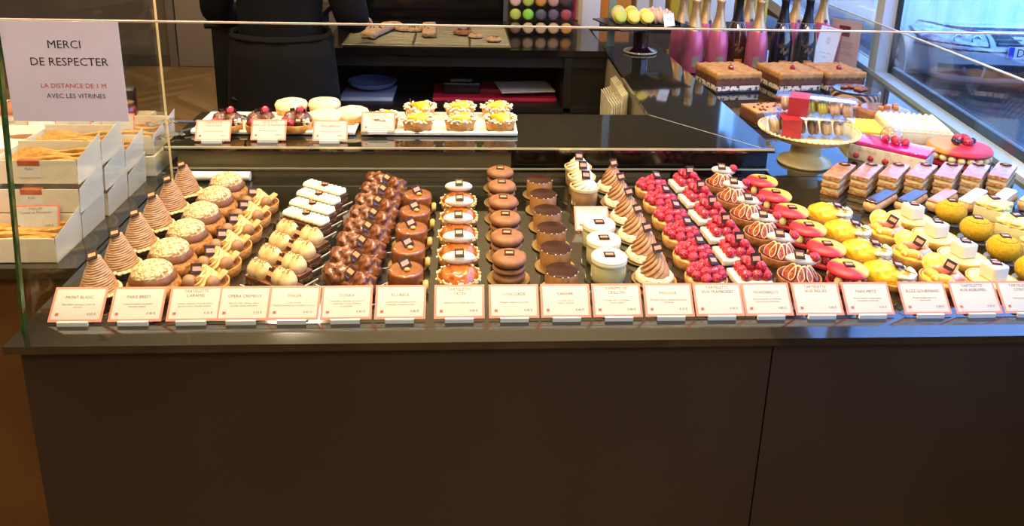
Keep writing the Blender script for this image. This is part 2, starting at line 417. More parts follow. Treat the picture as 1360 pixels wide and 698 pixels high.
def concorde():
    t = thing('chocolate_macaron_stack', '', 'pastry'); gold_disc(t, 0.039)
    mm = M('cocoa_shell', '8c5a32', '7c4c28', rough=0.6, scale=60, bump=0.15, bscale=400)
    for i, (r, h, z) in enumerate(((0.0325, 0.02, 0.011), (0.0325, 0.016, 0.027), (0.0335, 0.024, 0.044))):
        g = G(); g.lathe([(0, z-h*0.48)]+[(r*(abs(math.cos(u))**0.55), z+h*0.5*math.sin(u)*1.05) for u in [(-PI/2+PI*k/14) for k in range(1, 14)]]+[(0, z+h*0.52)], 36); part('macaron_shell', g, mm, t)
    g = G(); g.lathe([(0, 0.034), (0.0295, 0.034), (0.030, 0.0355), (0, 0.036)], 30); part('ganache_layer', g, m_choc, t)
    g = G(); g.tube([(0.023*math.cos(a), 0.023*math.sin(a), 0.0520-0.0008) for a in [R(200+i*14) for i in range(11)]], 0.0006, 5); part('shell_crease_shade', g, m_choc, t)  # dark line draws the shade of the shell's crescent groove
    choc_square(t, (0, -0.002, 0.0572), (R(4), 0, R(-3)), 0.019)
    return t
def caraibe():
    t = thing('chocolate_mousse_cylinder', '', 'pastry'); gold_disc(t, 0.038)
    r, h = 0.031, 0.043
    g = G(); g.lathe([(0, 0.002), (r, 0.002), (r, 0.012), (r, h-0.001), (r-0.0008, h), (0, h)], 48); part('mousse_cylinder', g, M('chocolate_mousse', '9a6a3a', '7a4d28', rough=0.4, scale=25, coat=0.3), t)
    g = G(); g.lathe([(0, h), (r-0.0006, h), (r-0.0004, h+0.0014), (r-0.0016, h+0.0022), (0, h+0.0022)], 48); part('dark_glaze', g, M('mirror_glaze', '2e1812', '3a2118', rough=0.3, spec=0.15, scale=40, coat=0.0), t)
    g = G()
    for i in range(6):
        a = R(205+i*26+(i*37%11)); g.ell((0.0014, 0.0014, 0.0011), ((r+0.0002)*math.cos(a), (r+0.0002)*math.sin(a), h+0.0008), 6, 5)
    part('glaze_drops', g, M('clear_drop', 'f0dcc0', rough=0.08, coat=1.0), t)
    return t
def cream_pot():
    t = thing('lidded_cream_pot', '', 'jar')
    g = G(); g.lathe([(0, 0), (0.029, 0), (0.0325, 0.004), (0.034, 0.014), (0.034, 0.034), (0.0325, 0.04), (0.0325, 0.043), (0, 0.043)], 48); part('jar_body', g, M('creamy_jar', 'c8bd86', 'bfb278', rough=0.12, scale=20, coat=0.6), t)
    g = G(); g.lathe([(0.0322, 0.041), (0.0345, 0.042), (0.0355, 0.0455), (0.0345, 0.049), (0.0335, 0.0495)], 48); part('jar_collar', g, M('jar_collar', 'e6ddb4', rough=0.12, coat=0.6), t)
    g = G(); g.lathe([(0, 0.047), (0.034, 0.047), (0.0346, 0.049), (0.0346, 0.052), (0.0325, 0.0545), (0.031, 0.0548), (0, 0.0548)], 48); part('white_topping', g, M('pot_topping', 'dfd5b8', rough=0.35), t)
    choc_square(t, (0, -0.001, 0.0562), (0, 0, 0), 0.021)
    return t
def whipped_pot():
    t = thing('whipped_cream_pot', '', 'jar')
    g = G(); g.lathe([(0, 0), (0.028, 0), (0.031, 0.004), (0.032, 0.03), (0.0335, 0.046), (0.0335, 0.05), (0.031, 0.05), (0.03, 0.04), (0, 0.04)], 40); part('glass_pot', g, M('custard_pot', 'c99a62', 'b57f48', rough=0.12, scale=20, coat=0.7), t)
    g = G(); g.lathe([(0.0315, 0.041), (0.0345, 0.0425), (0.0348, 0.049), (0.0315, 0.05)], 40); part('glass_rim', g, M('pot_rim', 'e2cfa4', rough=0.1, coat=0.7), t)
    part('cream_swirl', swirl(0.038, 0.030, 0.004, n=9, depth=0.10, twist=2.6, z0=0.042), [m_cream, m_cream], t)
    choc_square(t, (0, -0.008, 0.079), (R(55), R(8), R(12)), 0.021)
    return t
def pavlova():
    t = thing('chocolate_pavlova', '', 'pastry'); gold_disc(t, 0.041)
    g = G(); g.lathe([(0, 0.002), (0.034, 0.002), (0.0375, 0.006), (0.037, 0.013), (0.033, 0.018), (0, 0.018)], 40); part('meringue_disc', g.noise(0.0018, 120, 3), m_speck, t)
    part('chocolate_swirl', swirl(0.054, 0.0275, 0.004, n=10, depth=0.10, twist=2.6, z0=0.016, seg=120, rings=34), [M('chocolate_chantilly', 'a9764c', '96623a', rough=0.5, scale=50), M('vanilla_streak', 'd2ac7c', rough=0.5)], t)
    choc_square(t, (0, -0.006, 0.073), (R(52), R(-6), R(16)), 0.0195)
    return t
def rasp_tart():
    t = thing('raspberry_tartlet', '', 'pastry'); tart_shell(t, 0.041, 0.019)
    g = G(); g.lathe([(0, 0.0145), (0.037, 0.0145), (0.0365, 0.019), (0, 0.021)], 30); part('pastry_cream', g, M('almond_cream', 'e8c68e', rough=0.6), t)
    for i in range(9):
        a = 2*PI*i/9+0.2; raspberry(t, (0.029*math.cos(a), 0.029*math.sin(a), 0.029))
    for i in range(5):
        a = 2*PI*i/5+0.5; raspberry(t, (0.0145*math.cos(a), 0.0145*math.sin(a), 0.036), 1.02)
    raspberry(t, (0.002, 0.003, 0.0445), 1.0)
    choc_square(t, (0.010, -0.001, 0.0545), (R(38), R(14), R(24)), 0.0205)
    return t
def montebello():
    t = thing('raspberry_shortbread', '', 'pastry')
    g = G(); g.rbox((0.074, 0.07, 0.0012), 0.0005, (0, 0, 0.0006)); part('board', g, m_black, t)
    g = G(); g.rbox((0.07, 0.066, 0.014), 0.003, (0, 0, 0.0083), sub=8); g.noise(0.0012, 120, 5); part('almond_base', g, M('frosted_almond', 'f3dfc4', 'e2b98c', rough=0.7, scale=120, ramp=(0.5, 0.75)), t)
    for i in range(3):
        for j in range(3):
            raspberry(t, (-0.014+i*0.020+random.uniform(-.002, .002), -0.018+j*0.0205+random.uniform(-.002, .002), 0.0245), 1.04)
    for p in ((0.0, 0.0), (0.015, -0.011), (0.014, 0.012), (-0.006, 0.014)): raspberry(t, (p[0], p[1], 0.040), 1.0)
    choc_square(t, (0.006, -0.006, 0.0535), (R(66), 0, R(4)), 0.021)
    return t
m_figskin = M('fig_skin', '4a2634', '6b3a3c', rough=0.4, scale=80)
def _figin():
    m = bpy.data.materials.new('fig_flesh'); m.use_nodes = True; nt = m.node_tree; N = nt.nodes; L = nt.links; b = N['Principled BSDF']
    tc = N.new('ShaderNodeTexCoord'); v = N.new('ShaderNodeTexVoronoi'); v.inputs['Scale'].default_value = 420
    r = N.new('ShaderNodeValToRGB'); r.color_ramp.elements[0].color = (*lin('c8885a'), 1); r.color_ramp.elements[1].color = (*lin('8a3020'), 1); r.color_ramp.elements[0].position = 0.1; r.color_ramp.elements[1].position = 0.5
    L.new(tc.outputs['Object'], v.inputs['Vector']); L.new(v.outputs['Distance'], r.inputs['Fac']); L.new(r.outputs['Color'], b.inputs['Base Color']); b.inputs['Roughness'].default_value = 0.3; b.inputs['Coat Weight'].default_value = 0.4
    return m
m_figin = _figin(); m_figrim = M('fig_pith', 'd2ac80', rough=0.5)
def fig_mesh():
    if 'fig' not in FLATM:
        g = G(); n = 20; V = []; Fc = []; mm = []
        def out(a, k): # teardrop outline in xz
            r = k*(1+0.35*max(0, math.cos(a))**3); return r*math.sin(a)*0.0125*(1-0.25*max(0, math.cos(a))), r*math.cos(a)*0.0135
        rows = [(1.0, 0.0), (0.94, 0.006), (0.75, 0.011), (0.4, 0.0145)]
        V.append((0, 0, 0))
        for k in (0.86, 0.96, 1.0):
            for j in range(n):
                x, z = out(2*PI*j/n, k); V.append((x, -0.0004 if k < 1 else 0, z))
        for k, d in rows[1:]:
            for j in range(n):
                x, z = out(2*PI*j/n, k); V.append((x, d, z))
        V.append((0, 0.0155, 0))
        for j in range(n):
            q = (j+1) % n
            Fc.append((0, 1+q, 1+j)); mm.append(1)
            Fc.append((1+j, 1+q, 1+n+q, 1+n+j)); mm.append(2)
            for i in range(1, 5):
                Fc.append((1+n*i+j, 1+n*i+q, 1+n*(i+1)+q, 1+n*(i+1)+j)); mm.append(2 if i == 1 else 0)
            Fc.append((1+n*5+j, 1+n*5+q, len(V)-1)); mm.append(0)
        g.add(V, Fc, mm); FLATM['fig'] = g.mesh('fig_half', [m_figskin, m_figin, m_figrim], True)
    return FLATM['fig']
def fig_tart():
    t = thing('fig_tartlet', '', 'pastry'); tart_shell(t, 0.042, 0.018, M('dark_baked_pastry', 'b07038', '8e5426', rough=0.65, scale=90))
    g = G(); g.lathe([(0, 0.013), (0.038, 0.013), (0.036, 0.018), (0, 0.02)], 30); part('jam_layer', g, M('fig_jam', '4a2030', rough=0.25), t)
    for i in range(5):
        a = R(270-70+i*35)
        o = part('fig_half', fig_mesh(), None, t, (0.026*math.cos(a), 0.026*math.sin(a), 0.0275), (R(-30), 0, a+PI/2)); o.scale = (1.3, 1.3, 1.22)
    for a in (R(75), R(110), R(40)):
        part('fig_half', fig_mesh(), None, t, (0.022*math.cos(a), 0.022*math.sin(a), 0.0265), (R(-30), 0, a+PI/2))
    g = G(); g.ell((0.030, 0.0125, 0.0115), (0, 0, 0), 28, 14); part('cream_quenelle', g, m_white, t, (0.002, 0.006, 0.0485), (0, R(4), R(-10)))
    choc_square(t, (-0.004, 0.003, 0.061), (R(30), R(4), R(-4)), 0.0195)
    raspberry(t, (0.026, 0.001, 0.056), 1.0, (R(70), R(30), 0))
    return t
def _twotone(name, ca, cb, ang=0.6):
    m = bpy.data.materials.new(name); m.use_nodes = True; nt = m.node_tree; N = nt.nodes; L = nt.links; b = N['Principled BSDF']
    tc = N.new('ShaderNodeTexCoord'); sp = N.new('ShaderNodeSeparateXYZ'); no = N.new('ShaderNodeTexNoise'); no.inputs['Scale'].default_value = 60
    mx = N.new('ShaderNodeMath'); mx.operation = 'MULTIPLY'; mx.inputs[1].default_value = math.cos(ang)
    my = N.new('ShaderNodeMath'); my.operation = 'MULTIPLY_ADD'; my.inputs[1].default_value = math.sin(ang)
    mn = N.new('ShaderNodeMath'); mn.operation = 'MULTIPLY_ADD'; mn.inputs[1].default_value = 0.012
    r = N.new('ShaderNodeMapRange'); r.inputs[1].default_value = -0.006; r.inputs[2].default_value = 0.012
    mix = N.new('ShaderNodeMix'); mix.data_type = 'RGBA'; mix.inputs[6].default_value = (*lin(ca), 1); mix.inputs[7].default_value = (*lin(cb), 1)
    L.new(tc.outputs['Object'], sp.inputs[0]); L.new(tc.outputs['Object'], no.inputs['Vector'])
    L.new(sp.outputs['X'], mx.inputs[0]); L.new(sp.outputs['Y'], my.inputs[0]); L.new(mx.outputs[0], my.inputs[2]); L.new(no.outputs['Fac'], mn.inputs[0]); L.new(my.outputs[0], mn.inputs[2])
    L.new(mn.outputs[0], r.inputs[0]); L.new(r.outputs[0], mix.inputs[0]); L.new(mix.outputs[2], b.inputs['Base Color']); b.inputs['Roughness'].default_value = 0.45
    return m
m_rbm = M('crimson_shell', 'a81626', '8f0f20', rough=0.5, scale=60)
def paris_metz():
    t = thing('raspberry_macaron', '', 'pastry')
    g = G(); g.lathe([(0, 0), (0.034, 0), (0.038, 0.004), (0.0375, 0.009), (0.033, 0.012), (0, 0.012)], 40); part('macaron_shell', g, m_rbm, t)
    for i in range(10):
        a = 2*PI*i/10
        if i % 2: raspberry(t, (0.0275*math.cos(a), 0.0275*math.sin(a), 0.0215), 0.95)
        else:
            g = G(); dollop(g, (0.0285*math.cos(a), 0.0285*math.sin(a), 0.012), 0.0085, 0.021); part('cream_drop', g, M('lemon_cream', 'f0d890', rough=0.45), t)
    g = G(); g.lathe([(0, 0.03), (0.034, 0.03), (0.0385, 0.033), (0.0385, 0.0365), (0.035, 0.041), (0.026, 0.0435), (0, 0.0445)], 44); part('macaron_lid', g, M2, t)
    choc_square(t, (0.001, 0.0, 0.0458), (R(2), 0, R(-4)), 0.0185)
    return t
M2 = _twotone('red_gold_shell', 'c81e2c', 'f2b03a')
def mango_dome():
    t = thing('mango_dome', '', 'pastry')
    g = G(); g.lathe([(0, 0), (0.9, 0), (1, 0.5), (0.97, 1), (0, 1)], 36, T=Matrix.Diagonal((0.054, 0.035, 0.014, 1))); part('pastry_boat', g, m_tart, t)
    g = G(); g.ell((0.046, 0.033, 0.03), (-0.008, 0, 0.013), 44, 20, zmin=0); g.noise(0.0028, 90, 3); part('mango_dome_glaze', g, M('mango_glaze', 'e2b020', 'd09a10', rough=0.35, scale=90, coat=0.25, bump=0.5, bscale=220), t)
    g = G()
    for i in range(26):
        a = -PI/2+PI*random.random(); g.ell((0.0062, 0.0062, 0.0055), (0.022+0.022*math.cos(a)*0.9, 0.026*math.sin(a), 0.022+random.random()*0.012), 10, 8)
    part('white_cream', g, m_cream, t)
    g = G()
    for i in range(10): g.ell((0.006, 0.006, 0.005), (-0.02+i*0.004, 0.027, 0.028+0.006*math.sin(i*0.3)), 10, 8)
    part('cream_edge', g, m_cream, t)
    choc_square(t, (0.012, 0.002, 0.046), (R(14), R(10), R(40)), 0.0185)
    g = G(); g.tube([(-0.03+i*0.006, 0.008-0.0022*i, 0.047+0.002*math.sin(i*0.5)) for i in range(14)], 0.0008, 5); part('chocolate_stick', g, m_choc, t)
    return t
def wedge_mesh(key, mat):
    if key not in FLATM:
        g = G(); g.ell((0.022, 0.0085, 0.0095), (0, 0, 0), 24, 12)
        for i, v in enumerate(g.v): g.v[i] = (v[0], v[1]+0.35*v[0]*v[0]/0.022, v[2])
        FLATM[key] = g.mesh('citrus_segment', mat, True)
    return FLATM[key]
def citrus_tart():
    t = thing('citrus_tartlet', '', 'pastry'); tart_shell(t, 0.044, 0.02)
    g = G(); g.lathe([(0, 0.014), (0.04, 0.014), (0.039, 0.02), (0, 0.022)], 30); part('lemon_curd', g, M('lemon_curd', 'eab848', rough=0.3), t)
    mo = M('orange_segment', 'f0a83c', 'f5c868', rough=0.25, scale=90, coat=0.6); mp = M('grapefruit_segment', 'e88468', 'f0a080', rough=0.25, scale=90, coat=0.6)
    for i, (a, mm, k) in enumerate(((200, mo, 'wo'), (255, mo, 'wo'), (310, mp, 'wp'), (20, mp, 'wp'), (80, mo, 'wo'), (140, mp, 'wp'))):
        a = R(a); part('citrus_segment', wedge_mesh(k, mm), None, t, (0.021*math.cos(a), 0.021*math.sin(a), 0.027), (R(-18), 0, a-PI/2))
    part('citrus_segment', wedge_mesh('wp', mp), None, t, (0.0, 0.002, 0.036), (R(20), 0, R(30)))
    for (x, y, rx, rz) in ((0.012, 0.022, 62, 20), (-0.018, 0.02, 58, -30)):
        g = G(); g.lathe([(0, -0.0008), (0.019, -0.0008), (0.02, 0), (0.019, 0.0008), (0, 0.0008)], 26); part('candied_slice', g, M('candied_citrus', 'e8b040', 'f3cf70', rough=0.25, scale=120, coat=0.5), t, (x, y, 0.04), (R(rx), 0, R(rz)))
    choc_square(t, (0.006, -0.004, 0.049), (R(50), R(18), R(-20)), 0.0195)
    return t
def cube_tart():
    t = thing('white_cube_tartlet', '', 'pastry')
    tart_shell(t, 0.047, 0.016, M('butter_pastry', 'deb25c', 'cc943c', rough=0.6, scale=80))
    g = G(); g.lathe([(0, 0.011), (0.043, 0.011), (0.042, 0.0165), (0, 0.018)], 34); part('lemon_layer', g, M('pale_lemon', 'e6cc80', rough=0.4), t)
    g = G(); g.rbox((0.037, 0.037, 0.032), 0.005, (0, 0, 0.033), rz=R(12), k=3); part('white_mousse_cube', g, m_white, t)
    choc_square(t, (0.001, 0, 0.0502), (0, 0, R(-16)), 0.0185)
    return t
def yellow_ball():
    t = thing('yellow_velvet_dome', '', 'pastry')
    g = G(); g.lathe([(0, 0), (0.036, 0), (0.038, 0.002), (0, 0.002)], 30); part('silver_disc', g, M('silver_card', 'c8ccd6', rough=0.25, metal=0.8), t)
    g = G(); g.lathe([(0, 0.002)]+[(0.037*(abs(math.cos(u))**0.75), 0.029+0.028*math.sin(u)) for u in [(-PI/2+PI*k/20) for k in range(1, 20)]]+[(0, 0.057)], 48); g.noise(0.0012, 300, 2); part('velvet_dome', g, M('yellow_velvet', 'd0a414', 'bc8c08', rough=0.95, scale=200, bump=0.8, bscale=500), t)
    g = G(); g.tube([(0.024*math.cos(a), 0.024*math.sin(a), 0.0525) for a in [R(190+i*13) for i in range(12)]], 0.0009, 5); part('dome_crease_shade', g, M('yellow_groove_shade', 'a87800', rough=0.95), t)  # darker yellow tube stands in for the shade of the dome's groove
    choc_square(t, (0, 0.004, 0.0582), (R(2), 0, R(-8)), 0.02)
    return t
def lemon_square():
    t = thing('lemon_cake_square', '', 'pastry')
    g = G(); g.rbox((0.062, 0.062, 0.012), 0.002, (0, 0, 0.006)); part('sponge_base', g, M('sponge', 'e4bc74', 'd2a254', rough=0.8, scale=150, bump=0.5), t)
    g = G(); g.rbox((0.062, 0.062, 0.03), 0.003, (0, 0, 0.027)); part('cream_block', g, M('lemon_mousse', 'e6d69e', rough=0.5), t)
    g = G(); g.rbox((0.062, 0.062, 0.012), 0.004, (0, 0, 0.047), sub=16, k=3); g.noise(0.006, 110, 6); part('lemon_crumble', g, M('lemon_crumble', 'e8d264', 'eee09a', rough=0.75, scale=130), t)
    choc_square(t, (0.014, 0.006, 0.0575), (R(6), 0, R(-30)), 0.019)
    return t
def millefeuille():
    t = thing('millefeuille', '', 'pastry'); L, W = 0.125, 0.042
    mp = M('puff_pastry', 'c08a50', '8a5628', rough=0.7, scale=160, bump=0.6, bscale=260); mc = M('custard', 'ecd29a', 'dcbc7c', rough=0.5, scale=60)
    for i in range(3):
        g = G(); g.rbox((L, W, 0.008), 0.001, (0, 0, 0.004+i*0.0185), sub=8); g.noise(0.0012, 180, i); part('puff_layer', g, mp, t)
    for i in range(2):
        g = G(); g.rbox((L-0.003, W-0.003, 0.0115), 0.003, (0, 0, 0.0133+i*0.0185), sub=10); g.noise(0.0012, 160, i+4); part('custard_layer', g, mc, t)
    g = G(); g.rbox((L*0.99, W*0.98, 0.002), 0.0008, (0, 0, 0.0459)); part('caramel_icing', g, M('caramelised_icing', 'b88468', 'a06a4c', rough=0.22, scale=50, coat=0.6), t)
    choc_square(t, (L*0.36, 0.002, 0.0482), (0, 0, R(-35)), 0.0185)
    return t
def eclair(ic):
    t = thing('eclair', '', 'pastry')
    g = G(); g.rbox((0.138, 0.039, 0.0012), 0.0005, (0, 0, 0.0006)); part('board', g, m_black, t)
    g = G(); g.rbox((0.128, 0.038, 0.03), 0.0148, (0, 0, 0.0162), sub=12, k=5); g.noise(0.0016, 90, 2); part('choux_shell', g, M('eclair_choux', 'd0a068', 'b98548', rough=0.6, scale=70), t)
    g = G(); g.rbox((0.118, 0.030, 0.009), 0.0044, (0, 0, 0.0300), sub=8, k=3); part('icing', g, ic, t)
    return t
# ---------------------------------------------------------------- setting
# window wall: runs along WU from WA, leaning away from the depth axis
WA = Vector((1.50, 1.88, 0)); WU = Vector((0.1727, 0.9850, 0)); WN = Vector((0.9850, -0.1727, 0))
TW = Matrix(((WU.x, WN.x, 0, WA.x), (WU.y, WN.y, 0, WA.y), (0, 0, 1, 0), (0, 0, 0, 1)))
def wpt(s, n): p = WA+WU*s+WN*n; return (p.x, p.y)
def wallx(y): return WA.x+(y-WA.y)*WU.x/WU.y
def wbox(g, s0, s1, n0, n1, z0, z1, mi=0):
    return g.box((abs(s1-s0), abs(n1-n0), abs(z1-z0)), ((s0+s1)/2, (n0+n1)/2, (z0+z1)/2), mi=mi, T=TW)
def herring():
    m = bpy.data.materials.new('herringbone_oak'); m.use_nodes = True; nt = m.node_tree; N = nt.nodes; L = nt.links; b = N['Principled BSDF']
    tc = N.new('ShaderNodeTexCoord'); w = N.new('ShaderNodeTexWave'); w.wave_type = 'BANDS'; w.bands_direction = 'DIAGONAL'
    sp = N.new('ShaderNodeSeparateXYZ'); L.new(tc.outputs['Object'], sp.inputs[0])
    ab = N.new('ShaderNodeMath'); ab.operation = 'PINGPONG'; ab.inputs[1].default_value = 0.35; L.new(sp.outputs['X'], ab.inputs[0])
    ad = N.new('ShaderNodeMath'); ad.operation = 'ADD'; L.new(ab.outputs[0], ad.inputs[0]); L.new(sp.outputs['Y'], ad.inputs[1])
    mu = N.new('ShaderNodeMath'); mu.operation = 'MULTIPLY'; mu.inputs[1].default_value = 9.0; L.new(ad.outputs[0], mu.inputs[0])
    fl = N.new('ShaderNodeMath'); fl.operation = 'FLOOR'; L.new(mu.outputs[0], fl.inputs[0])
    sx = N.new('ShaderNodeMath'); sx.operation = 'MULTIPLY'; sx.inputs[1].default_value = 1/0.35; L.new(sp.outputs['X'], sx.inputs[0])
    fx = N.new('ShaderNodeMath'); fx.operation = 'FLOOR'; L.new(sx.outputs[0], fx.inputs[0])
    cb = N.new('ShaderNodeCombineXYZ'); L.new(fl.outputs[0], cb.inputs[0]); L.new(fx.outputs[0], cb.inputs[1])
    wn = N.new('ShaderNodeTexWhiteNoise'); wn.noise_dimensions = '2D'; L.new(cb.outputs[0], wn.inputs['Vector'])
    r = N.new('ShaderNodeValToRGB'); r.color_ramp.elements[0].color = (*lin('6b512c'), 1); r.color_ramp.elements[1].color = (*lin('8f6f42'), 1)
    L.new(wn.outputs['Value'], r.inputs['Fac']); L.new(r.outputs['Color'], b.inputs['Base Color']); b.inputs['Roughness'].default_value = 0.4
    return m
def granite():
    m = M('black_granite', '15140f', '211f18', rough=0.06, scale=220, ramp=(0.45, 0.75), spec=0.8, coat=0.35, croug=0.04)
    return m
m_gran = granite()
m_wall = M('taupe_wall', '6d5f4a', '645743', rough=0.8, scale=3)
m_alum = M('white_aluminium', 'c3d0e6', rough=0.4)
m_darkf = M('dark_window_frame', '14161c', rough=0.4)
m_panel = M('brown_black_laminate', '271d10', '2b2114', rough=0.5, scale=4, spec=0.35)
cl = lambda y: wallx(y)+0.10
room = [(-4.1, -3.4), (cl(-3.4), -3.4), (cl(6.95), 6.95), (-4.1, 6.95)]
g = G(); g.prism(room, -0.1, 0.0); struct('floor', g, herring())
g = G(); g.prism(room, 2.8, 2.9); struct('ceiling', g, M('warm_ceiling', 'b8a88c', rough=0.9))
g = G(); g.box((0.1, 10.2, 2.8), (-4.0, 1.8, 1.4)); struct('wall_left', g, m_wall)
g = G(); g.box((6.36, 0.1, 2.8), (-0.82, 6.85, 1.4)); struct('wall_back', g, m_wall)
g = G(); g.box((6.6, 0.1, 2.8), (-0.7, -3.3, 1.4)); struct('wall_front', g, M('shop_front_wall', '4a3a28', rough=0.8))
g = G(); wbox(g, -5.4, 5.3, 0.03, 0.14, 0.0, 0.84); wbox(g, -5.4, 5.3, 0.03, 0.14, 2.55, 2.8); wbox(g, -5.4, -2.1, 0.03, 0.14, 0.84, 2.55); struct('wall_right', g, m_wall)
g = G(); wbox(g, -2.1, 5.3, -0.005, 0.06, 0.84, 0.875); wbox(g, -2.1, 5.3, 0.0, 0.012, 0.80, 0.84); struct('trim_1', g, m_alum, label='white aluminium window sill')
g = G()
wbox(g, -2.1, 1.22, 0.055, 0.075, 0.875, 0.905); struct('trim_2', g, m_darkf, label='dark gasket along the window')
g = G(); wbox(g, 1.25, 1.34, 0.0, 0.07, 0.86, 2.55); wbox(g, -2.1, -2.03, 0.0, 0.08, 0.86, 2.55); struct('trim_3', g, m_alum, label='white window post')
g = G(); wbox(g, 1.232, 1.25, 0.05, 0.066, 0.875, 2.55); struct('trim_4', g, m_darkf, label='dark edge of the window post')
wg = glass('window_glass', base=0.05, edge=0.75, power=3.0)
g = G(); wbox(g, -2.03, 1.22, 0.06, 0.068, 0.88, 2.55); struct('window_1', g, wg)
g = G(); wbox(g, 1.34, 5.2, 0.06, 0.068, 0.88, 2.55); struct('window_2', g, wg)
# door and darker cladding at the far end
dz = thing('door_1', 'plain pale door in the far wall', 'door', (-1.95, 6.78, 0)); dz['kind'] = 'structure'
g = G(); g.rbox((0.92, 0.03, 2.05), 0.004, (0, 0, 1.03)); part('door_panel', g, M('grey_white_door', '8c7b62', rough=0.6), dz)
g = G(); g.box((0.06, 0.05, 2.12), (-0.5, 0, 1.06)); g.box((0.06, 0.05, 2.12), (0.5, 0, 1.06)); part('door_frame', g, M('door_frame_paint', '6d5f49', rough=0.6), dz)
g = G(); g.box((0.55, 0.02, 0.28), (0.05, -0.02, 1.02)); part('door_vent', g, m_darkf, dz)
g = G(); g.box((2.5, 0.02, 0.1), (-3.3, 6.78, 0.05)); struct('baseboard_back', g, M('baseboard_paint', '4e4331', rough=0.6))
# street
g = G(); g.box((30, 40, 0.1), (17.2, 10, -0.07)); struct('street', g, M('asphalt', '3a3c42', '4a4c52', rough=0.85, scale=8))
# ---------------------------------------------------------------- counters
def counter(name, label, loc=(0, 0, 0)):
    return thing(name, label, 'counter', loc)
ct = counter('display_counter', 'long dark display counter with glossy black stone top under the pastry rows')
xr = lambda y: wallx(y)-0.008
g = G(); g.prism([(-0.735, 1.160), (xr(1.160), 1.160), (xr(1.93), 1.93), (-0.735, 1.93)], 0.846, ZS); part('stone_top', g, m_gran, ct, smooth=False)
g = G(); g.prism([(-0.725, 1.188), (0.5485, 1.188), (0.5485, 1.91), (-0.725, 1.91)], 0.0, 0.8445); part('front_panel', g, m_panel, ct, smooth=False)
g = G(); g.prism([(0.5515, 1.188), (xr(1.188)-0.02, 1.188), (xr(1.91)-0.02, 1.91), (0.5515, 1.91)], 0.0, 0.8445); part('front_panel', g, m_panel, ct, smooth=False)
lc = counter('side_counter', 'dark fronted counter carrying the stacked pastry boxes')
g = G(); g.prism([(-1.9, 1.43), (-0.74, 1.43), (-0.74, 2.1), (-1.9, 2.1)], 0.838, ZS); part('stone_top', g, m_gran, lc, smooth=False)
g = G(); g.prism([(-1.9, 1.47), (-0.76, 1.47), (-0.76, 2.08), (-1.9, 2.08)], 0.0, 0.836); part('front_panel', g, M('brown_laminate', '5a3a18', '4c3014', rough=0.5, scale=4), lc, smooth=False)
rc = counter('window_counter', 'black stone counter by the window under the large cakes and bottles')
g = G(); g.prism([(0.83, 1.935), (xr(1.935), 1.935), (xr(3.6), 3.6), (0.83, 3.6)], 0.838, ZS); part('stone_top', g, m_gran, rc, smooth=False)
g = G(); g.prism([(0.85, 1.95), (xr(1.95)-0.03, 1.95), (xr(3.58)-0.03, 3.58), (0.85, 3.58)], 0.0, 0.836); part('base_cabinet', g, m_panel, rc, smooth=False)
m_bkr = M('black_riser', '0c0a09', rough=0.15)
wt = counter('service_worktop', 'raised glossy black worktop turning the corner behind the pastry rows')
g = G(); g.prism([(-0.735, 1.90), (0.815, 1.90), (0.825, 3.55), (0.595, 3.55), (0.55, 2.20), (-0.735, 2.20)], 0.937, ZW); part('stone_top', g, m_gran, wt, smooth=False)
r3 = G(); r3.box((0.68, 0.01, 0.074), (0.47, 1.938, 0.8985)); part('black_riser', r3, m_bkr, wt, smooth=False); g = G(); g.box((0.845, 0.01, 0.074), (-0.2925, 1.938, 0.8985)); r_ = G(); r_.box((1.28, 0.009, 0.012), (-0.09, 1.9265, ZS+0.0065)); part('rear_rail', r_, M('rail_steel', '8d8468', rough=0.25, metal=0.8), wt, smooth=False); part('riser_panel', g, M('olive_floor_image', '7e6c40', '726238', rough=0.3, scale=3), wt, smooth=False)  # the floor's olive image is painted into the riser panel's colour
g = G(); g.box((1.545, 0.003, 0.005), (0.04, 1.8985, 0.947)); g.box((1.545, 0.003, 0.004), (0.04, 1.921, 0.884)); part('edge_trim', g, M('polished_edge', 'd8cfa8', rough=0.2, metal=0.5), wt, smooth=False)
g = G(); d = Vector((0.778-0.55, 1.905-2.2)); g.box((d.length, 0.002, 0.0006), (0.664, 2.0525, 0.9503), rz=math.atan2(d.y, d.x)); part('mitre_seam', g, M('seam_grout', '9a9788', rough=0.5), wt, smooth=False)
g = G(); g.prism([(0.562, 2.24), (0.80, 2.0), (0.81, 3.5), (0.603, 3.5)], 0.0, 0.926); part('base_cabinet', g, M('grey_beige_cabinet', '8d8266', rough=0.6), wt, smooth=False)
g = G(); g.prism([(-0.70, 1.96), (0.70, 1.96), (0.55, 2.15), (-0.70, 2.15)], 0.0, 0.926); part('front_cabinet', g, m_panel, wt, smooth=False)
# glass of the display: front pane and end pane
fg = thing('display_glass', 'clear upright glass screen in front of the pastries, two panes', 'glass screen', (0, 1.207, ZS))
gm = glass('screen_glass', (0.965, 0.985, 0.965), base=0.018, edge=0.4)
m_edge = M('green_glass_edge', '2a4a1e', '1d3a16', rough=0.1, coat=0.5); m_top = M('polished_glass_edge', 'cdb9a6', rough=0.15, metal=0.3)
ht = 0.523
g = G(); V = [(-0.722, -0.004, 0.001), (1.33, -0.004, 0.001), (1.33, -0.004, ht), (-0.688, -0.004, ht), (-0.722, 0.004, 0.001), (1.33, 0.004, 0.001), (1.33, 0.004, ht), (-0.688, 0.004, ht)]
g.add(V, [(0, 1, 2, 3), (5, 4, 7, 6)]); part('front_pane', g, gm, fg, smooth=False)
g = G(); g.box((2.02, 0.008, 0.0022), (0.321, 0, ht+0.0011)); part('top_edge', g, m_top, fg, smooth=False)
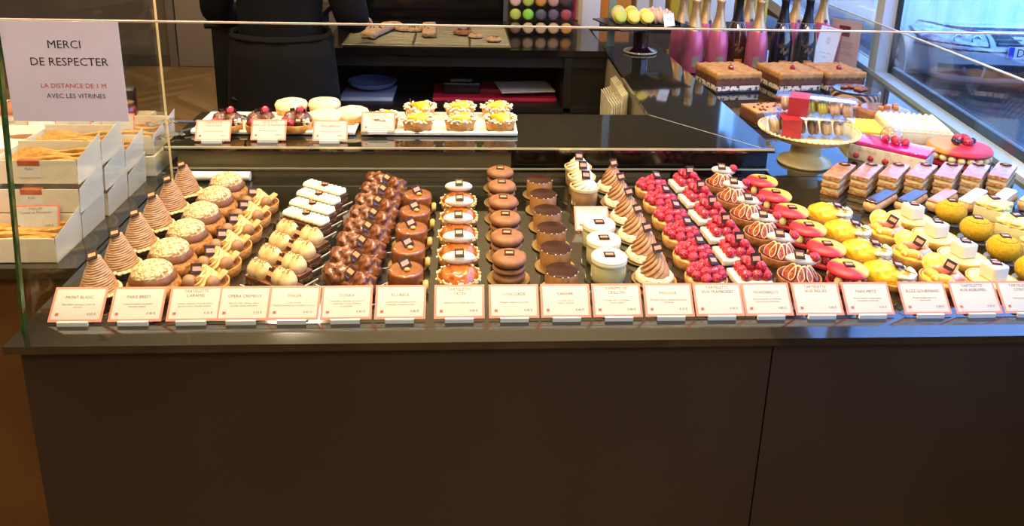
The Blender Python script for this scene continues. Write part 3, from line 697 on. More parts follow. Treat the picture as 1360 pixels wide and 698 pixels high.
g = G(); g.add([(-0.722, -0.0045, 0), (-0.7215, 0.0045, 0), (-0.7265, 0.0045, 0), (-0.7265, -0.0045, 0), (-0.688, -0.0045, ht), (-0.6875, 0.0045, ht), (-0.6925, 0.0045, ht), (-0.6925, -0.0045, ht)], [(0, 3, 2, 1), (4, 5, 6, 7), (0, 1, 5, 4), (1, 2, 6, 5), (2, 3, 7, 6), (3, 0, 4, 7)]); part('green_edge', g, m_edge, fg, smooth=False)
g = G(); g.add([(-0.718, 0.006, 0.001), (-0.718, 0.675, 0.001), (-0.718, 0.675, 0.46), (-0.690, 0.006, 0.515), (-0.711, 0.006, 0.001), (-0.711, 0.675, 0.001), (-0.711, 0.675, 0.46), (-0.683, 0.006, 0.515)], [(0, 1, 2, 3), (5, 4, 7, 6)]); part('end_pane', g, gm, fg, smooth=False)
g = G(); g.box((0.005, 0.002, 0.46), (-0.7145, 0.676, 0.231)); part('rear_edge', g, M('lit_glass_edge', 'e6c98a', rough=0.2), fg, smooth=False)
g = G(); g.box((0.012, 0.02, 0.03), (-0.694, 0, ht-0.005)); part('corner_clip', g, m_black, fg, smooth=False)
# glass guard along the window
def onwall(px, py, n):
    r = ray(px, py); a = WA+WN*n; t = WN.dot(a-Vector((0, 0, 0)))/WN.dot(Vector((r.x, r.y, 0))); return Vector((r.x*t, r.y*t, HC+r.z*t))
A, B = onwall(1101, 6, -0.012), onwall(1366, 109, -0.012)
gg = thing('window_guard_glass', 'low clear glass guard standing along the white window sill', 'glass screen')
dv = Vector((B.x-A.x, B.y-A.y, 0)).normalized(); 
V = []
for p in (A, B):
    for n in (-0.003, 0.003):
        for z in (ZS+0.001, p.z): V.append((p.x+WN.x*n, p.y+WN.y*n, z))
g = G(); g.add(V, [(0, 1, 5, 4), (2, 6, 7, 3)]); part('guard_pane', g, gm, gg, smooth=False)
g = G(); g.tube([A, B], 0.0035, 6); part('guard_edge', g, M('pale_glass_edge', 'dfe6f2', rough=0.3), gg)
# sign on the front glass
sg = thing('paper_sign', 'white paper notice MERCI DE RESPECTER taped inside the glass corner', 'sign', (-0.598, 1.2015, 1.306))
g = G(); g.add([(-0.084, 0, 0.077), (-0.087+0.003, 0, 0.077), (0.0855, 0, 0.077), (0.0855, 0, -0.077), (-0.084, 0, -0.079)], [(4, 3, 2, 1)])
g = G(); g.box((0.1715, 0.0008, 0.155)); part('paper', g, M('daylight_tinted_paper', 'c6c0cf', 'c0b9c8', rough=0.7, scale=6), sg, smooth=False)  # cool daylight on the white paper is mixed into its colour
m_ink = M('black_ink', '17161a', rough=0.6); m_red = M('red_ink', 'b0203a', rough=0.6)
rr = (R(90), 0, 0)
lettering('lettering', 'MERCI', 0.0176, m_ink, sg, (0.004, -0.0008, 0.042), rr)
lettering('lettering', 'DE RESPECTER', 0.0176, m_ink, sg, (0.008, -0.0008, 0.0155), rr)
lettering('lettering', 'LA DISTANCE DE 1 M', 0.0102, m_red, sg, (0.010, -0.0008, -0.0215), rr)
lettering('lettering', 'AVEC LES VITRINES', 0.0102, m_ink, sg, (0.012, -0.0008, -0.0375), rr)
# white tube at the back of the pastry shelf
g = G(); g.tube([(-0.69, 1.893, ZS+0.0135), (-0.527, 1.893, ZS+0.0135)], 0.0115, 20)
o = part('light_tube', g, M('frosted_tube', 'f3ead0', rough=0.35), None); tag(o, 'short white tube lying along the back behind the chestnut cones', 'tube')
def scale_group(gr, k):
    for o in COL.objects:
        if o.get('group') == gr: o.scale = (k, k, k)
# ---------------------------------------------------------------- pastry rows
def row(fn, fr, bk, n, desc, group, rz=0.0, dy=0.0, jit=2.0, zs=ZS, tail='from the front glass in its row'):
    A = at(*fr); B = at(*bk); src = fn() if callable(fn) else fn; src['group'] = group; out = []
    for i in range(n):
        u = i/(n-1) if n > 1 else 0; p = A.lerp(B, u)
        loc = (p.x+random.uniform(-.0012, .0012), p.y+dy, zs); ang = rz+R(random.uniform(-jit, jit)); lab = desc+', '+ORD[i]+' '+tail
        if i == 0: src.location = loc; src.rotation_euler = (0, 0, ang); src['label'] = lab; o = src
        else: o = dup(src, loc, ang, lab)
        out.append(o)
    return out
row(mont_blanc, (125, 337, .946), (243, 217, .946), 6, 'chestnut cream cone with chocolate square', 'chestnut cream cones')
row(paris_brest, (201, 351, .922), (299.5, 233, .922), 6, 'sugared choux ring filled with praline', 'praline choux')
row(caramel_tart, (274, 366, .892), (346, 262, .892), 6, 'caramel cream tartlet with cocoa balls', 'caramel tartlets')
row(dollop_finger, (364, 364, .892), (400, 309, .892), 4, 'chocolate finger with tan cream dollops', 'dollop fingers', rz=R(-33), tail='from the glass')
row(white_finger, (406, 285, .893), (431, 247, .893), 4, 'chocolate finger with white ridged cream', 'white fingers', rz=R(-34), tail='from the glass')
row(tonka, (463, 357, .903), (512, 233, .903), 8, 'lumpy glazed chocolate rocher bar', 'rocher bars', rz=R(-37))
row(ecureuil, (538, 355, .904), (554, 256, .904), 5, 'shiny caramel glazed cake with hazelnut', 'hazelnut cakes')
row(tatin, (609, 345, .903), (609, 250, .903), 5, 'caramel apple tartlet with white quenelle', 'apple tartlets', dy=-0.012)
row(concorde, (676, 337, .914), (664, 224, .914), 6, 'brown macaron stack on gold disc', 'chocolate macaron stacks')
row(caraibe, (746, 357.5, .905), (717, 237, .905), 6, 'mousse cylinder with dark glazed top', 'mousse cylinders')
row(cream_pot, (810, 338, .915), (795.6, 294.6, .915), 3, 'pale cream pot with white top', 'cream pots', tail='from the front glass')
row(whipped_pot, (777.6, 231, .938), (768.6, 206, .938), 3, 'glass pot topped with whipped cream swirl', 'whipped cream pots', tail='behind the small price card')
row(pavlova, (873, 327, .933), (815, 215, .933), 6, 'meringue with tall brown cream swirl', 'chocolate pavlovas')
row(rasp_tart, (939, 359, .892), (866, 243, .892), 6, 'round tartlet heaped with raspberries', 'raspberry tartlets')
row(montebello, (997, 357, .888), (911, 237, .888), 6, 'raspberries on a square pale base', 'raspberry squares', rz=R(4))
row(fig_tart, (1062, 361, .885), (959, 239, .885), 6, 'fig tartlet with white cream quenelle', 'fig tartlets')
row(paris_metz, (1127, 352, .904), (1012, 236, .904), 6, 'red and yellow macaron with raspberries', 'raspberry macarons')
row(mango_dome, (1182, 361, .886), (1103, 281, .886), 4, 'yellow mango boat with white cream', 'mango boats', rz=R(-42))
row(citrus_tart, (1254, 362, .890), (1180, 301, .890), 3, 'tartlet topped with citrus segments', 'citrus tartlets', rz=R(-20))
row(cube_tart, (1322, 348, .911), (1214, 270, .911), 4, 'yellow tartlet with a white cube', 'white cube tartlets')
row(yellow_ball, (1378, 339, .917), (1267, 264, .917), 4, 'yellow velvet dome with chocolate square', 'yellow domes', rz=R(-6))
scale_group('yellow domes', 0.9)
row(lemon_square, (1384, 318, .911), (1321, 268, .911), 3, 'cream cake square with yellow crumble', 'lemon squares', rz=R(35))
def line(fn, fr, bk, n, desc, group, rz, tail):
    A = at(*fr); B = at(*bk); src = fn(); src['group'] = group
    for i in range(n):
        p = A.lerp(B, i/(n-1)); loc = (p.x, p.y, ZS); ang = rz+R(random.uniform(-2, 2)); lab = f'{desc}, {ORD[i]} {tail}'
        if i == 0: src.location = loc; src.rotation_euler = (0, 0, ang); src['label'] = lab
        else: dup(src, loc, ang, lab)
line(millefeuille, (1115, 227, .907), (1332, 227, .907), 7, 'layered pastry slice with glossy pink-brown top', 'millefeuilles', R(47), 'from the cake stand'); scale_group('millefeuilles', 1.08)
ics = [('dark_icing', '3a2018', 'dark chocolate'), ('dark_icing', '3a2018', 'dark chocolate'), ('coffee_icing', 'b07a52', 'coffee brown'), ('vanilla_icing', 'f0e6dc', 'white'), ('vanilla_icing', 'f0e6dc', 'white'), ('cream_icing', 'efd9a8', 'cream')]
A = at(1170, 263, .885); B = at(1372, 262, .885)
for i, (mn, c, d) in enumerate(ics):
    e = eclair(M(mn, c, rough=0.15, coat=0.6)); p = A.lerp(B, i/5); e.location = (p.x, p.y, ZS); e.rotation_euler = (0, 0, R(39)); e['group'] = 'eclairs'
    e['label'] = f'eclair with {d} icing, {ORD[i]} from the cake stand'
# ---------------------------------------------------------------- price cards
m_card = M('cream_card', 'bdb5a5', rough=0.5); m_bord = M('salmon_border', 'd47c64', rough=0.5); m_txt = M('grey_brown_ink', '5c5048', rough=0.6); m_logo = M('brick_red_logo', 'b8503e', rough=0.5)
m_acr = M('clear_acrylic', 'd9d3c6', rough=0.12, coat=0.6)
def price_card(title, desc, price, loc, w=0.0885, h=0.0605, tilt=46, rz=0, label=None, stand=True, name='price_card'):
    t = thing(name, label or ('price card reading '+title.replace('\n', ' ')+' in front of its pastries'), 'price card', loc, rz, 'price cards')
    a = R(tilt); Rm = Matrix.Rotation(-a, 4, 'X'); z0 = 0.0035 if stand else 0.001
    def P(x, z, d=0.0): return Rm @ Vector((x, -d, z))+Vector((0, 0, z0))
    g = G(); g.box((w, 0.0014, h), (0, 0, h/2)); bo = part('border', g, m_bord, t, (0, 0, z0), (-a, 0, 0), smooth=False)
    g = G(); g.box((w-0.008, 0.0006, h-0.008), (0, -0.0008, h/2)); part('face', g, m_card, t, (0, 0, z0), (-a, 0, 0), smooth=False)
    g = G(); g.box((0.0055, 0.0004, 0.0048), (-w/2+0.0125, -0.0012, 0.013)); part('red_logo', g, m_logo, t, (0, 0, z0), (-a, 0, 0), smooth=False)
    rt = (R(90)-a, 0, 0); two = '\n' in title
    lettering('title_lettering', title, 0.0074 if len(title) < 40 else 0.0066, m_txt, t, P(0, h*(0.79 if two else 0.70), 0.0014), rt, space=1.05)
    if desc: lettering('description_lettering', desc, 0.0042, m_txt, t, P(0, h*0.46, 0.0014), rt, space=1.1)
    if price: lettering('price_lettering', price, 0.0058, m_txt, t, P(w/2-0.019, 0.0135, 0.0014), rt)
    if stand:
        g = G(); g.prism([(-0.026, 0.02), (-0.026, 0.004), (0.026, 0.004), (0.026, 0.02)], 0, 0.003, T=Matrix.Identity(4)); g.box((0.05, 0.005, 0.0075), (0, -0.0058, 0.00375)); part('acrylic_foot', g, m_acr, t, smooth=False)
    return t
CARDS = [('MONT BLANC', 'Pâte sablée, meringue, crème de\nmarrons', '4.60 €', 98), ('PARIS BREST', 'Crème mousseline au praliné\namande noisette', '4.40 €', 178), ('TARTELETTE\nCARAMEL', 'Caramel onctueux, fruits de saison,\nganache ivoire, chantilly caramel', '4.30 €', 255), ('OPERA CREMEUX', 'Ganache café, crémeux café et\nchocolat, biscuit café pistou', '4.20 €', 321), ('FINGER', 'Fruits caramel\nChantilly mascarpone, croustillant noisette', '4.40 €', 388),
 ('TONKA', 'Croustillant Gianduja, mousse à la\nvanille, fève Tonka, noisettes\ncaramélisées', '4.40 €', 459), ('ECUREUIL', 'Crème praliné noisette, caramel\ncaramélisé, croquant noisette', '4.40 €', 531), ('TARTELETTE\nTATIN', 'Mascarpone à la vanille Bourbon', '4.40 €', 610), ('CONCORDE', 'Meringue, mousse au chocolat', '4.20 €', 683), ('CARAIBE', 'Chocolat, biscuit\nmousse chocolat', '4.40 €', 752),
 ('SUPRÊME DE\nCRILLON', 'Fromage blanc et framboise\nbiscuit cuillère', '5.40 €', 821), ('PAVLOVA', 'Meringue maison, chantilly mascarpone\nframboise', '4.20 €', 890), ('TARTELETTE\nAUX FRAMBOISES', '', '4.90 €', 957), ('MONTEBELLO', 'Biscuit dacquoise aux amandes,\ncrème pistache, framboises', '4.80 €', 1022), ('TARTELETTE\nAUX FIGUES', '', '4.80 €', 1089), ('PARIS METZ', 'Biscuit macaron, crème légère\nmousseline, framboises', '4.90 €', 1156), ('BUZZ GOURMAND', 'Mousse mangue, ananas et\ncrème vanille', '5.00 €', 1232), ('TARTELETTE\nAUX AGRUMES', '', '4.50 €', 1300), ('TARTELETTE\nCITRON', 'Crème citron meringuée', '4.20 €', 1364)]
for (ti, de, pr, px) in CARDS:
    p = at(px, 427-(px-98)*0.011, 0.865); price_card(ti, de, pr, (p.x, 1.228, ZS), w=0.0885, rz=R(random.uniform(-1, 1)))
p = at(787, 308, ZS); price_card('CRÈME POMPETTE\nCHOCOLAT', '', '4.80 €', (p.x, p.y, ZS), w=0.077, h=0.058, label='price card reading CRÈME POMPETTE CHOCOLAT, behind the pale cream pots')
# ---------------------------------------------------------------- worktop: two white platters
m_china = M('white_porcelain', 'f2ead6', rough=0.12, coat=0.5)
def platter(label, c, L, W):
    g = G(); g.rbox((L, W, 0.006), 0.003, (0, 0, 0.005)); h = 0.012
    g.rbox((L, 0.010, 0.008), 0.0035, (0, -W/2+0.004, 0.009)); g.rbox((L, 0.010, 0.008), 0.0035, (0, W/2-0.004, 0.009)); g.rbox((0.010, W, 0.008), 0.0035, (-L/2+0.004, 0, 0.009)); g.rbox((0.010, W, 0.008), 0.0035, (L/2-0.004, 0, 0.009))
    o = part('serving_platter', g, m_china, None, (c[0], c[1], ZW)); tag(o, label, 'platter', 'white platters'); return o
platter('white rectangular platter under chocolate tartlets and pale round cakes', (-0.487, 2.075), 0.42, 0.175)
platter('white rectangular platter under the seven pear tartlets', (-0.056, 2.08), 0.41, 0.185)
ZP = ZW+0.0083
def choc_rasp_tart():
    t = thing('chocolate_raspberry_tartlet', '', 'pastry'); tart_shell(t, 0.041, 0.02)
    mr = M('nutty_milk_chocolate', '5b3520', '9a6a48', rough=0.35, scale=220, ramp=(0.56, 0.7), coat=0.3)
    for (x, rz) in ((-0.014, 0.3), (0.015, -0.25)):
        g = G(); g.ell((0.022, 0.03, 0.026), (x, 0.004, 0.024), 26, 16); g.noise(0.004, 120, 3+rz); part('chocolate_mound', g, mr, t)
    for q in ((-0.004, -0.029, 0.028), (0.012, 0.002, 0.054), (-0.022, -0.022, 0.03)): raspberry(t, q, 1.0)
    g = G()
    for i in range(14): g.ell((0.0045, 0.004, 0.004), (0.032+0.005*math.cos(i*2.1), -0.012+0.011*math.sin(i), 0.027+0.006*math.sin(i*1.3)), 8, 6)
    part('cream_rosette', g, m_cream, t)
    g = G()
    for (x, y, r) in ((-0.01, 0.0, 0.5), (0.0, 0.006, 1.7), (0.022, 0.0, 2.6)): g.rbox((0.012, 0.0015, 0.012), 0.0005, (x, y, 0.052), rz=r)
    part('chocolate_shard', g, m_choc, t)
    choc_square(t, (0.016, -0.026, 0.033), (R(40), 0, R(10)), 0.016)
    return t
def pale_cake():
    t = thing('pale_round_cake', '', 'pastry'); tart_shell(t, 0.043, 0.014)
    g = G(); g.lathe([(0, 0.012), (0.04, 0.012), (0.0445, 0.018), (0.0448, 0.025), (0.041, 0.032), (0.03, 0.036), (0, 0.038)], 40); g.noise(0.0018, 80, 4); part('pale_dome', g, M('pale_sponge', 'e6d3ac', 'dabf90', rough=0.75, scale=50, bump=0.2), t); return t
def pear_tart():
    t = thing('pear_tartlet', '', 'pastry')
    g = G(); g.lathe([(0, 0), (0.036, 0), (0.036, 0.002), (0, 0.002)], 30); part('dark_paper', g, m_black, t)
    g = G(); g.lathe([(0, 0.002), (0.034, 0.002), (0.036, 0.004), (0.042, 0.026), (0.041, 0.029), (0.038, 0.028), (0.036, 0.022), (0, 0.022)], 40); part('tart_shell', g, m_tart, t)
    g = G()
    for i in range(110):
        a = random.uniform(0, 2*PI); rr = random.uniform(0.033, 0.044); g.rbox((0.008, 0.0055, 0.0035), 0.001, (rr*math.cos(a), rr*math.sin(a), 0.030+random.uniform(-.004, .006)), rz=random.random()*3, k=1)
    part('almond_flakes', g, M('almond_flakes', 'e4d4b0', '8a6038', rough=0.7, scale=220, ramp=(0.58, 0.7)), t)['kind'] = 'stuff'
    g = G(); g.ell((0.026, 0.021, 0.021), (0.004, 0, 0.028), 26, 14)
    for i, v in enumerate(g.v):
        u = (v[0]+0.022)/0.052; k = 0.45+0.55*min(1, max(0, u*1.5)); g.v[i] = (v[0]-(0.012 if u < 0.3 else 0)*(0.3-u)*3, v[1]*k, 0.028+(v[2]-0.028)*k+(0.010*(0.5-u) if u < .5 else 0))
    part('pear_half', g, M('poached_pear', 'ecb836', 'e0a21e', rough=0.25, scale=50, coat=0.5), t)
    g = G(); g.tube([(-0.026, 0, 0.034), (-0.032, 0, 0.041), (-0.034, 0.001, 0.049)], [0.0016, 0.0012, 0.0016], 6); part('pear_stalk', g, M('stalk', '4a2e18', rough=0.7), t)
    return t
def spread(fn, pts, labels, group, zoff=0.0):
    src = fn(); src['group'] = group
    for i, (px, py, rz) in enumerate(pts):
        p = at(px, py, ZP+0.02); loc = (p.x, p.y, ZP)
        if i == 0: src.location = loc; src.rotation_euler = (0, 0, rz); src['label'] = labels[i]
        else: dup(src, loc, rz, labels[i])
spread(choc_rasp_tart, [(301, 163, 0), (347, 163, 0.3), (394, 162, -0.2)], ['chocolate raspberry tartlet nearest the tongs on the white platter', 'middle chocolate raspberry tartlet of three on the platter', 'chocolate raspberry tartlet beside the pale round cakes'], 'chocolate raspberry tartlets')
spread(pale_cake, [(387, 140, 0), (431, 139, 0.4), (432, 155, 1), (468, 151, 2)], ['pale round cake behind the third chocolate raspberry tartlet', 'pale round cake at the back of the platter, middle', 'pale round cake nearest the front behind the price card', 'pale round cake at the platter end beside the pear tartlets'], 'pale round cakes')
spread(pear_tart, [(509, 159, 0.1), (555, 162, 0.0), (611, 162, 0.2), (664, 162, -0.6), (558, 146, -0.5), (611, 146, 0.1), (659, 146, 0.3)], ['pear tartlet behind the price card at the platter end', 'front row pear tartlet, second along from the price card', 'front row pear tartlet, third along from the price card', 'front row pear tartlet at the end away from the price card', 'back row pear tartlet with upright stalk, nearest the price card', 'back row pear tartlet, middle of its row', 'back row pear tartlet at the far end of its row'], 'pear tartlets')
for (px, py, ti, lab) in ((282, 187, 'TARTELETTE\nCHOCOLAT', 'price card in front of the chocolate tartlet nearest the tongs'), (356, 186, 'TARTELETTE\nCHOCOLAT & FRAMBOISES', 'price card before the middle chocolate raspberry tartlet'), (438, 187, 'MASCARPONE', 'price card before the pale round cakes'), (502, 177, 'TARTELETTE\nPOIRE WILLIAM\nAMANDES', 'price card on the pear tartlet platter')):
    p = at(px, py, ZW+0.004 if px < 490 else ZP); price_card(ti, 'Pâte sablée, crème d\'amande' if px < 490 else '', '4.40 €', (p.x, max(p.y, 1.918), ZW if px < 490 else ZP), w=0.088, h=0.055, tilt=32, label=lab)
# tongs
tg = thing('serving_tongs', 'steel serving tongs with slotted ends lying on the worktop', 'tongs', (*at(236, 176, ZW).to_tuple()[:2], ZW), R(35))
ms = M('brushed_steel', '6e675a', rough=0.3, metal=0.9)
for s in (-1, 1):
    g = G()
    for k in range(4): g.tube([(-0.055+0.004*k, s*0.012+s*0.009*k, 0.006+0.020*(s > 0)), (-0.01+0.004*k, s*0.012+s*0.009*k, 0.006+0.02*(s > 0))], 0.0022, 6)
    g.rbox((0.012, 0.045, 0.003), 0.001, (-0.058, s*0.026, 0.006+0.02*(s > 0))); g.rbox((0.012, 0.045, 0.003), 0.001, (0.0, s*0.026, 0.006+0.02*(s > 0)))
    part('slotted_end', g, ms, tg)
    g = G(); g.tube([(0.0, s*0.02, 0.008+0.018*(s > 0)), (0.07, s*0.018, 0.012), (0.15, 0.002*s, 0.016)], 0.004, 8); part('arm', g, ms, tg)
g = G(); g.tube([(0.165+0.016*math.cos(u), 0.016*math.sin(u), 0.014) for u in [i*2*PI/20 for i in range(21)]], 0.003, 6); part('ring', g, ms, tg)
# ---------------------------------------------------------------- cakes by the window
def big(name, label, px, py, z, rz=0, cat='cake', group=None):
    p = at(px, py, z); return thing(name, label, cat, (p.x, p.y, ZS), rz, group)
def cherry(t, loc):
    g = G(); g.ell((0.011, 0.011, 0.0105), loc, 16, 10); c = part('cherry', g, M('cherry_red', '8e0f1a', rough=0.12, coat=0.8), t)
    g = G(); g.tube([(loc[0], loc[1], loc[2]+0.008), (loc[0]-0.004, loc[1], loc[2]+0.018), (loc[0]-0.012, loc[1], loc[2]+0.03)], 0.0008, 5); part('stalk', g, M('cherry_stalk', '4a2a16', rough=0.6), c)
m_cocoa = M('cocoa_dust', 'c08a50', 'a9733c', rough=0.8, scale=40)
def choc_rect(label, px, py, rz, L, W):
    t = big('chocolate_mousse_cake', label, px, py, 0.93, rz, group='scalloped chocolate cakes')
    g = G(); g.rbox((L, W, 0.008), 0.002, (0, 0, 0.004)); part('cake_board', g, M('dark_tray', '1c1210', rough=0.2), t)
    g = G(); g.rbox((L-0.01, W-0.01, 0.02), 0.002, (0, 0, 0.018)); part('cream_cherry_layer', g, M('cherry_cream', 'e8d8c4', '3a1418', rough=0.6, scale=70, ramp=(0.52, 0.6)), t)
    g = G(); g.rbox((L-0.006, W-0.006, 0.030), 0.003, (0, 0, 0.043), sub=14); g.noise(0.001, 90, 2); part('chocolate_layer', g, M('chocolate_sponge', '6a3c22', '5a3018', rough=0.6, scale=60), t)
    g = G(); g.rbox((L, W, 0.022), 0.008, (0, 0, 0.063), sub=40, k=4)
    for i, v in enumerate(g.v):
        if v[2] > 0.06: g.v[i] = (v[0], v[1], v[2]+0.0035*abs(math.sin(PI*v[0]/0.034))+0.0028*abs(math.sin(PI*v[1]/0.034)))
        else: g.v[i] = (v[0], v[1], v[2]+0.003*math.sin(PI*2*(v[0]+v[1])/0.024))
    part('scalloped_top', g, m_cocoa, t); cherry(t, (-0.01, -0.04, 0.086))
choc_rect('scalloped chocolate cake with cherry, nearest the raised worktop', 967, 92, R(9), 0.185, 0.19)
choc_rect('scalloped chocolate cake with cherry, middle of the three', 1048, 92, R(8), 0.18, 0.19)
choc_rect('scalloped chocolate cake with cherry, below the upright menu card', 1109, 92, R(6), 0.16, 0.18)
def nut_cake(label, px, py, rz):
    t = big('nut_topped_cake', label, px, py, 0.91, rz, group='nut topped cakes')
    g = G(); g.rbox((0.15, 0.12, 0.006), 0.002, (0, 0, 0.003)); part('cake_board', g, MATS['dark_tray'], t)
    g = G(); g.rbox((0.135, 0.105, 0.036), 0.003, (0, 0, 0.024)); part('chocolate_layer', g, MATS['chocolate_sponge'], t)
    g = G(); g.rbox((0.135, 0.105, 0.009), 0.003, (0, 0, 0.046)); part('praline_top', g, M('praline_top', 'c98f58', 'b57c48', rough=0.5, scale=50), t)
    g = G()
    for i in range(16): g.rbox((0.008, 0.007, 0.006), 0.0015, (random.uniform(-.06, .06), random.uniform(-.045, .045), 0.052), rz=random.random()*3, k=1)
    part('nut_pieces', g, M('nut_pieces', '7a3a20', '5a2614', rough=0.5), t)['kind'] = 'stuff'
nut_cake('nut topped cake beside the raised worktop, behind the cake stand', 1019, 142, R(10)); nut_cake('nut topped cake behind the clear boxes of macarons', 1113, 136, R(0))
t = big('chocolate_plaque_cake', 'small dark cake topped with a brown square biscuit', 1046, 127, 0.90, R(20))
g = G(); g.rbox((0.09, 0.08, 0.03), 0.003, (0, 0, 0.015)); part('cake', g, m_choc, t)
g = G(); g.rbox((0.075, 0.075, 0.006), 0.002, (0, 0, 0.0335), sub=12); g.noise(0.002, 120, 2); part('biscuit_square', g, M('brown_biscuit', '9a6038', '7a4424', rough=0.6, scale=90), t, (0, 0, 0), (0, 0, R(25)))
t = big('mirror_glazed_cake', 'small round dark cake with mirror glaze behind the clear boxes', 1082, 124, 0.90, 0)
g = G(); g.lathe([(0, 0), (0.042, 0), (0.043, 0.026), (0.041, 0.03), (0, 0.031)], 36); part('glazed_cake', g, M('black_mirror_glaze', '22140f', rough=0.05, coat=1.0), t)
g = G(); g.lathe([(0, 0), (0.05, 0), (0.05, 0.002), (0, 0.002)], 36); part('gold_disc', g, m_gold, t)
# striped round cake
t = big('striped_chocolate_cake', 'round cake with striped sides and dark glazed top', 1137, 119, 0.92, 0)
def stripes():
    m = bpy.data.materials.new('striped_chocolate'); m.use_nodes = True; nt = m.node_tree; N = nt.nodes; L = nt.links; b = N['Principled BSDF']
    tc = N.new('ShaderNodeTexCoord'); w = N.new('ShaderNodeTexWave'); w.bands_direction = 'DIAGONAL'; w.inputs['Scale'].default_value = 24; w.inputs['Distortion'].default_value = 0.6
    r = N.new('ShaderNodeValToRGB'); r.color_ramp.interpolation = 'CONSTANT'; r.color_ramp.elements[0].color = (*lin('2a160e'), 1); r.color_ramp.elements[1].position = 0.6; r.color_ramp.elements[1].color = (*lin('b58a5c'), 1)
    L.new(tc.outputs['Object'], w.inputs['Vector']); L.new(w.outputs['Fac'], r.inputs['Fac']); L.new(r.outputs['Color'], b.inputs['Base Color']); b.inputs['Roughness'].default_value = 0.3; return m
g = G(); g.lathe([(0, 0), (0.082, 0), (0.083, 0.003), (0.083, 0.054), (0.081, 0.057), (0, 0.057)], 56); part('striped_side', g, stripes(), t)
g = G(); g.lathe([(0, 0.057), (0.079, 0.057), (0.08, 0.06), (0.077, 0.063), (0, 0.063)], 56); part('dark_top', g, MATS['black_mirror_glaze'], t)
g = G()
for i in range(12): g.ell((0.013, 0.009, 0.006), (random.uniform(-.04, .03), random.uniform(-.035, .035), 0.067), 10, 8, rz=random.random()*3)
part('praline_pieces', g, MATS['brown_biscuit'], t)
# milk chocolate round cake
t = big('milk_chocolate_cake', 'smooth round milk chocolate cake beside the window sill', 1174, 144, 0.91, 0)
g = G(); r, h = 0.084, 0.052
g.lathe([(0, 0), (r, 0), (r, h-0.012), (r-0.003, h-0.005), (r-0.009, h-0.001), (r-0.016, h), (0, h)], 56); part('glazed_cake', g, M('cake_caramel_glaze', '9c663e', '8d5832', rough=0.15, scale=20, coat=0.7), t)
g = G()
for (x, y) in ((0.01, 0.0), (-0.02, -0.015), (0.035, -0.01), (0.045, 0.015)): g.rbox((0.016, 0.016, 0.010), 0.002, (x, y, h+0.005), rz=x*30)
part('caramel_cubes', g, M('caramel_cube', 'c08050', rough=0.4), t); g = G(); g.rbox((0.022, 0.002, 0.022), 0.0005, (0.006, 0.012, h+0.012), rz=0.6); part('chocolate_shard', g, m_choc, t)
# yellow cake, meringue cake
def slab_cake(name, label, px, py, z, rz, L, W, h, base, body, top, amp, bump_n):
    t = big(name, label, px, py, z, rz)
    g = G(); g.rbox((L, W, 0.012), 0.002, (0, 0, 0.006)); part('sponge_base', g, base, t)
    g = G(); g.rbox((L, W, h-0.012), 0.003, (0, 0, 0.012+(h-0.012)/2)); part('cream_body', g, body, t)
    g = G(); g.rbox((L, W, 0.01), 0.003, (0, 0, h+0.003), sub=10)
    nx, ny = int(L/bump_n), int(W/bump_n)
    for i in range(nx):
        for j in range(ny): dollop(g, (-L/2+bump_n*(i+.5), -W/2+bump_n*(j+.5), h+0.006), bump_n*0.52, amp)
    part('piped_top', g, top, t); return t
slab_cake('lemon_cake', 'square cake with bright yellow topping behind the pink cake', 1146, 165, 0.905, R(-12), 0.11, 0.14, 0.036, MATS['sponge'], MATS['lemon_mousse'], M('bright_lemon_glaze', 'f2cf3c', 'eabf24', rough=0.3, scale=60), 0.006, 0.0135)
slab_cake('meringue_cake', 'cake covered with pale yellow meringue peaks by the sill', 1213, 163, 0.915, R(-14), 0.18, 0.175, 0.046, MATS['sponge'], MATS['whipped_cream'], M('toasted_meringue', 'f8efcf', 'f0d477', rough=0.55, scale=90, ramp=(0.5, 0.7)), 0.015, 0.0172)
# pink raspberry cake
t = thing('raspberry_mirror_cake', 'rectangular cake with glossy pink glaze and sugar ball', 'cake', (1.215, 2.047, ZS), R(-44))
L, W = 0.20, 0.095
g = G(); g.rbox((L, W, 0.044), 0.002, (0, 0, 0.022), sub=8); part('cream_sponge', g, M('pink_cream_sponge', 'ead9bc', 'd9a48e', rough=0.65, scale=45, ramp=(0.5, 0.7)), t)
for i in range(5): raspberry(t, (-0.08+0.04*i, -W/2+0.004, 0.014), 1.0)
g = G(); g.rbox((L*1.0, W*1.0, 0.012), 0.003, (0, 0, 0.05)); part('pink_glaze', g, M('pink_mirror_glaze', 'c8106a', 'd81c78', rough=0.05, scale=20, coat=1.0), t)
for q in ((-0.02, 0.0, 0.066), (0.0, 0.015, 0.066), (0.012, -0.004, 0.066), (0.03, 0.012, 0.064)): raspberry(t, q, 1.1)
g = G(); g.ell((0.03, 0.03, 0.026), (-0.008, 0.004, 0.078), 24, 14); part('sugar_ball', g, glass('sugar_glass', (1, 0.93, 0.92), base=0.10, edge=0.6, power=2), t)
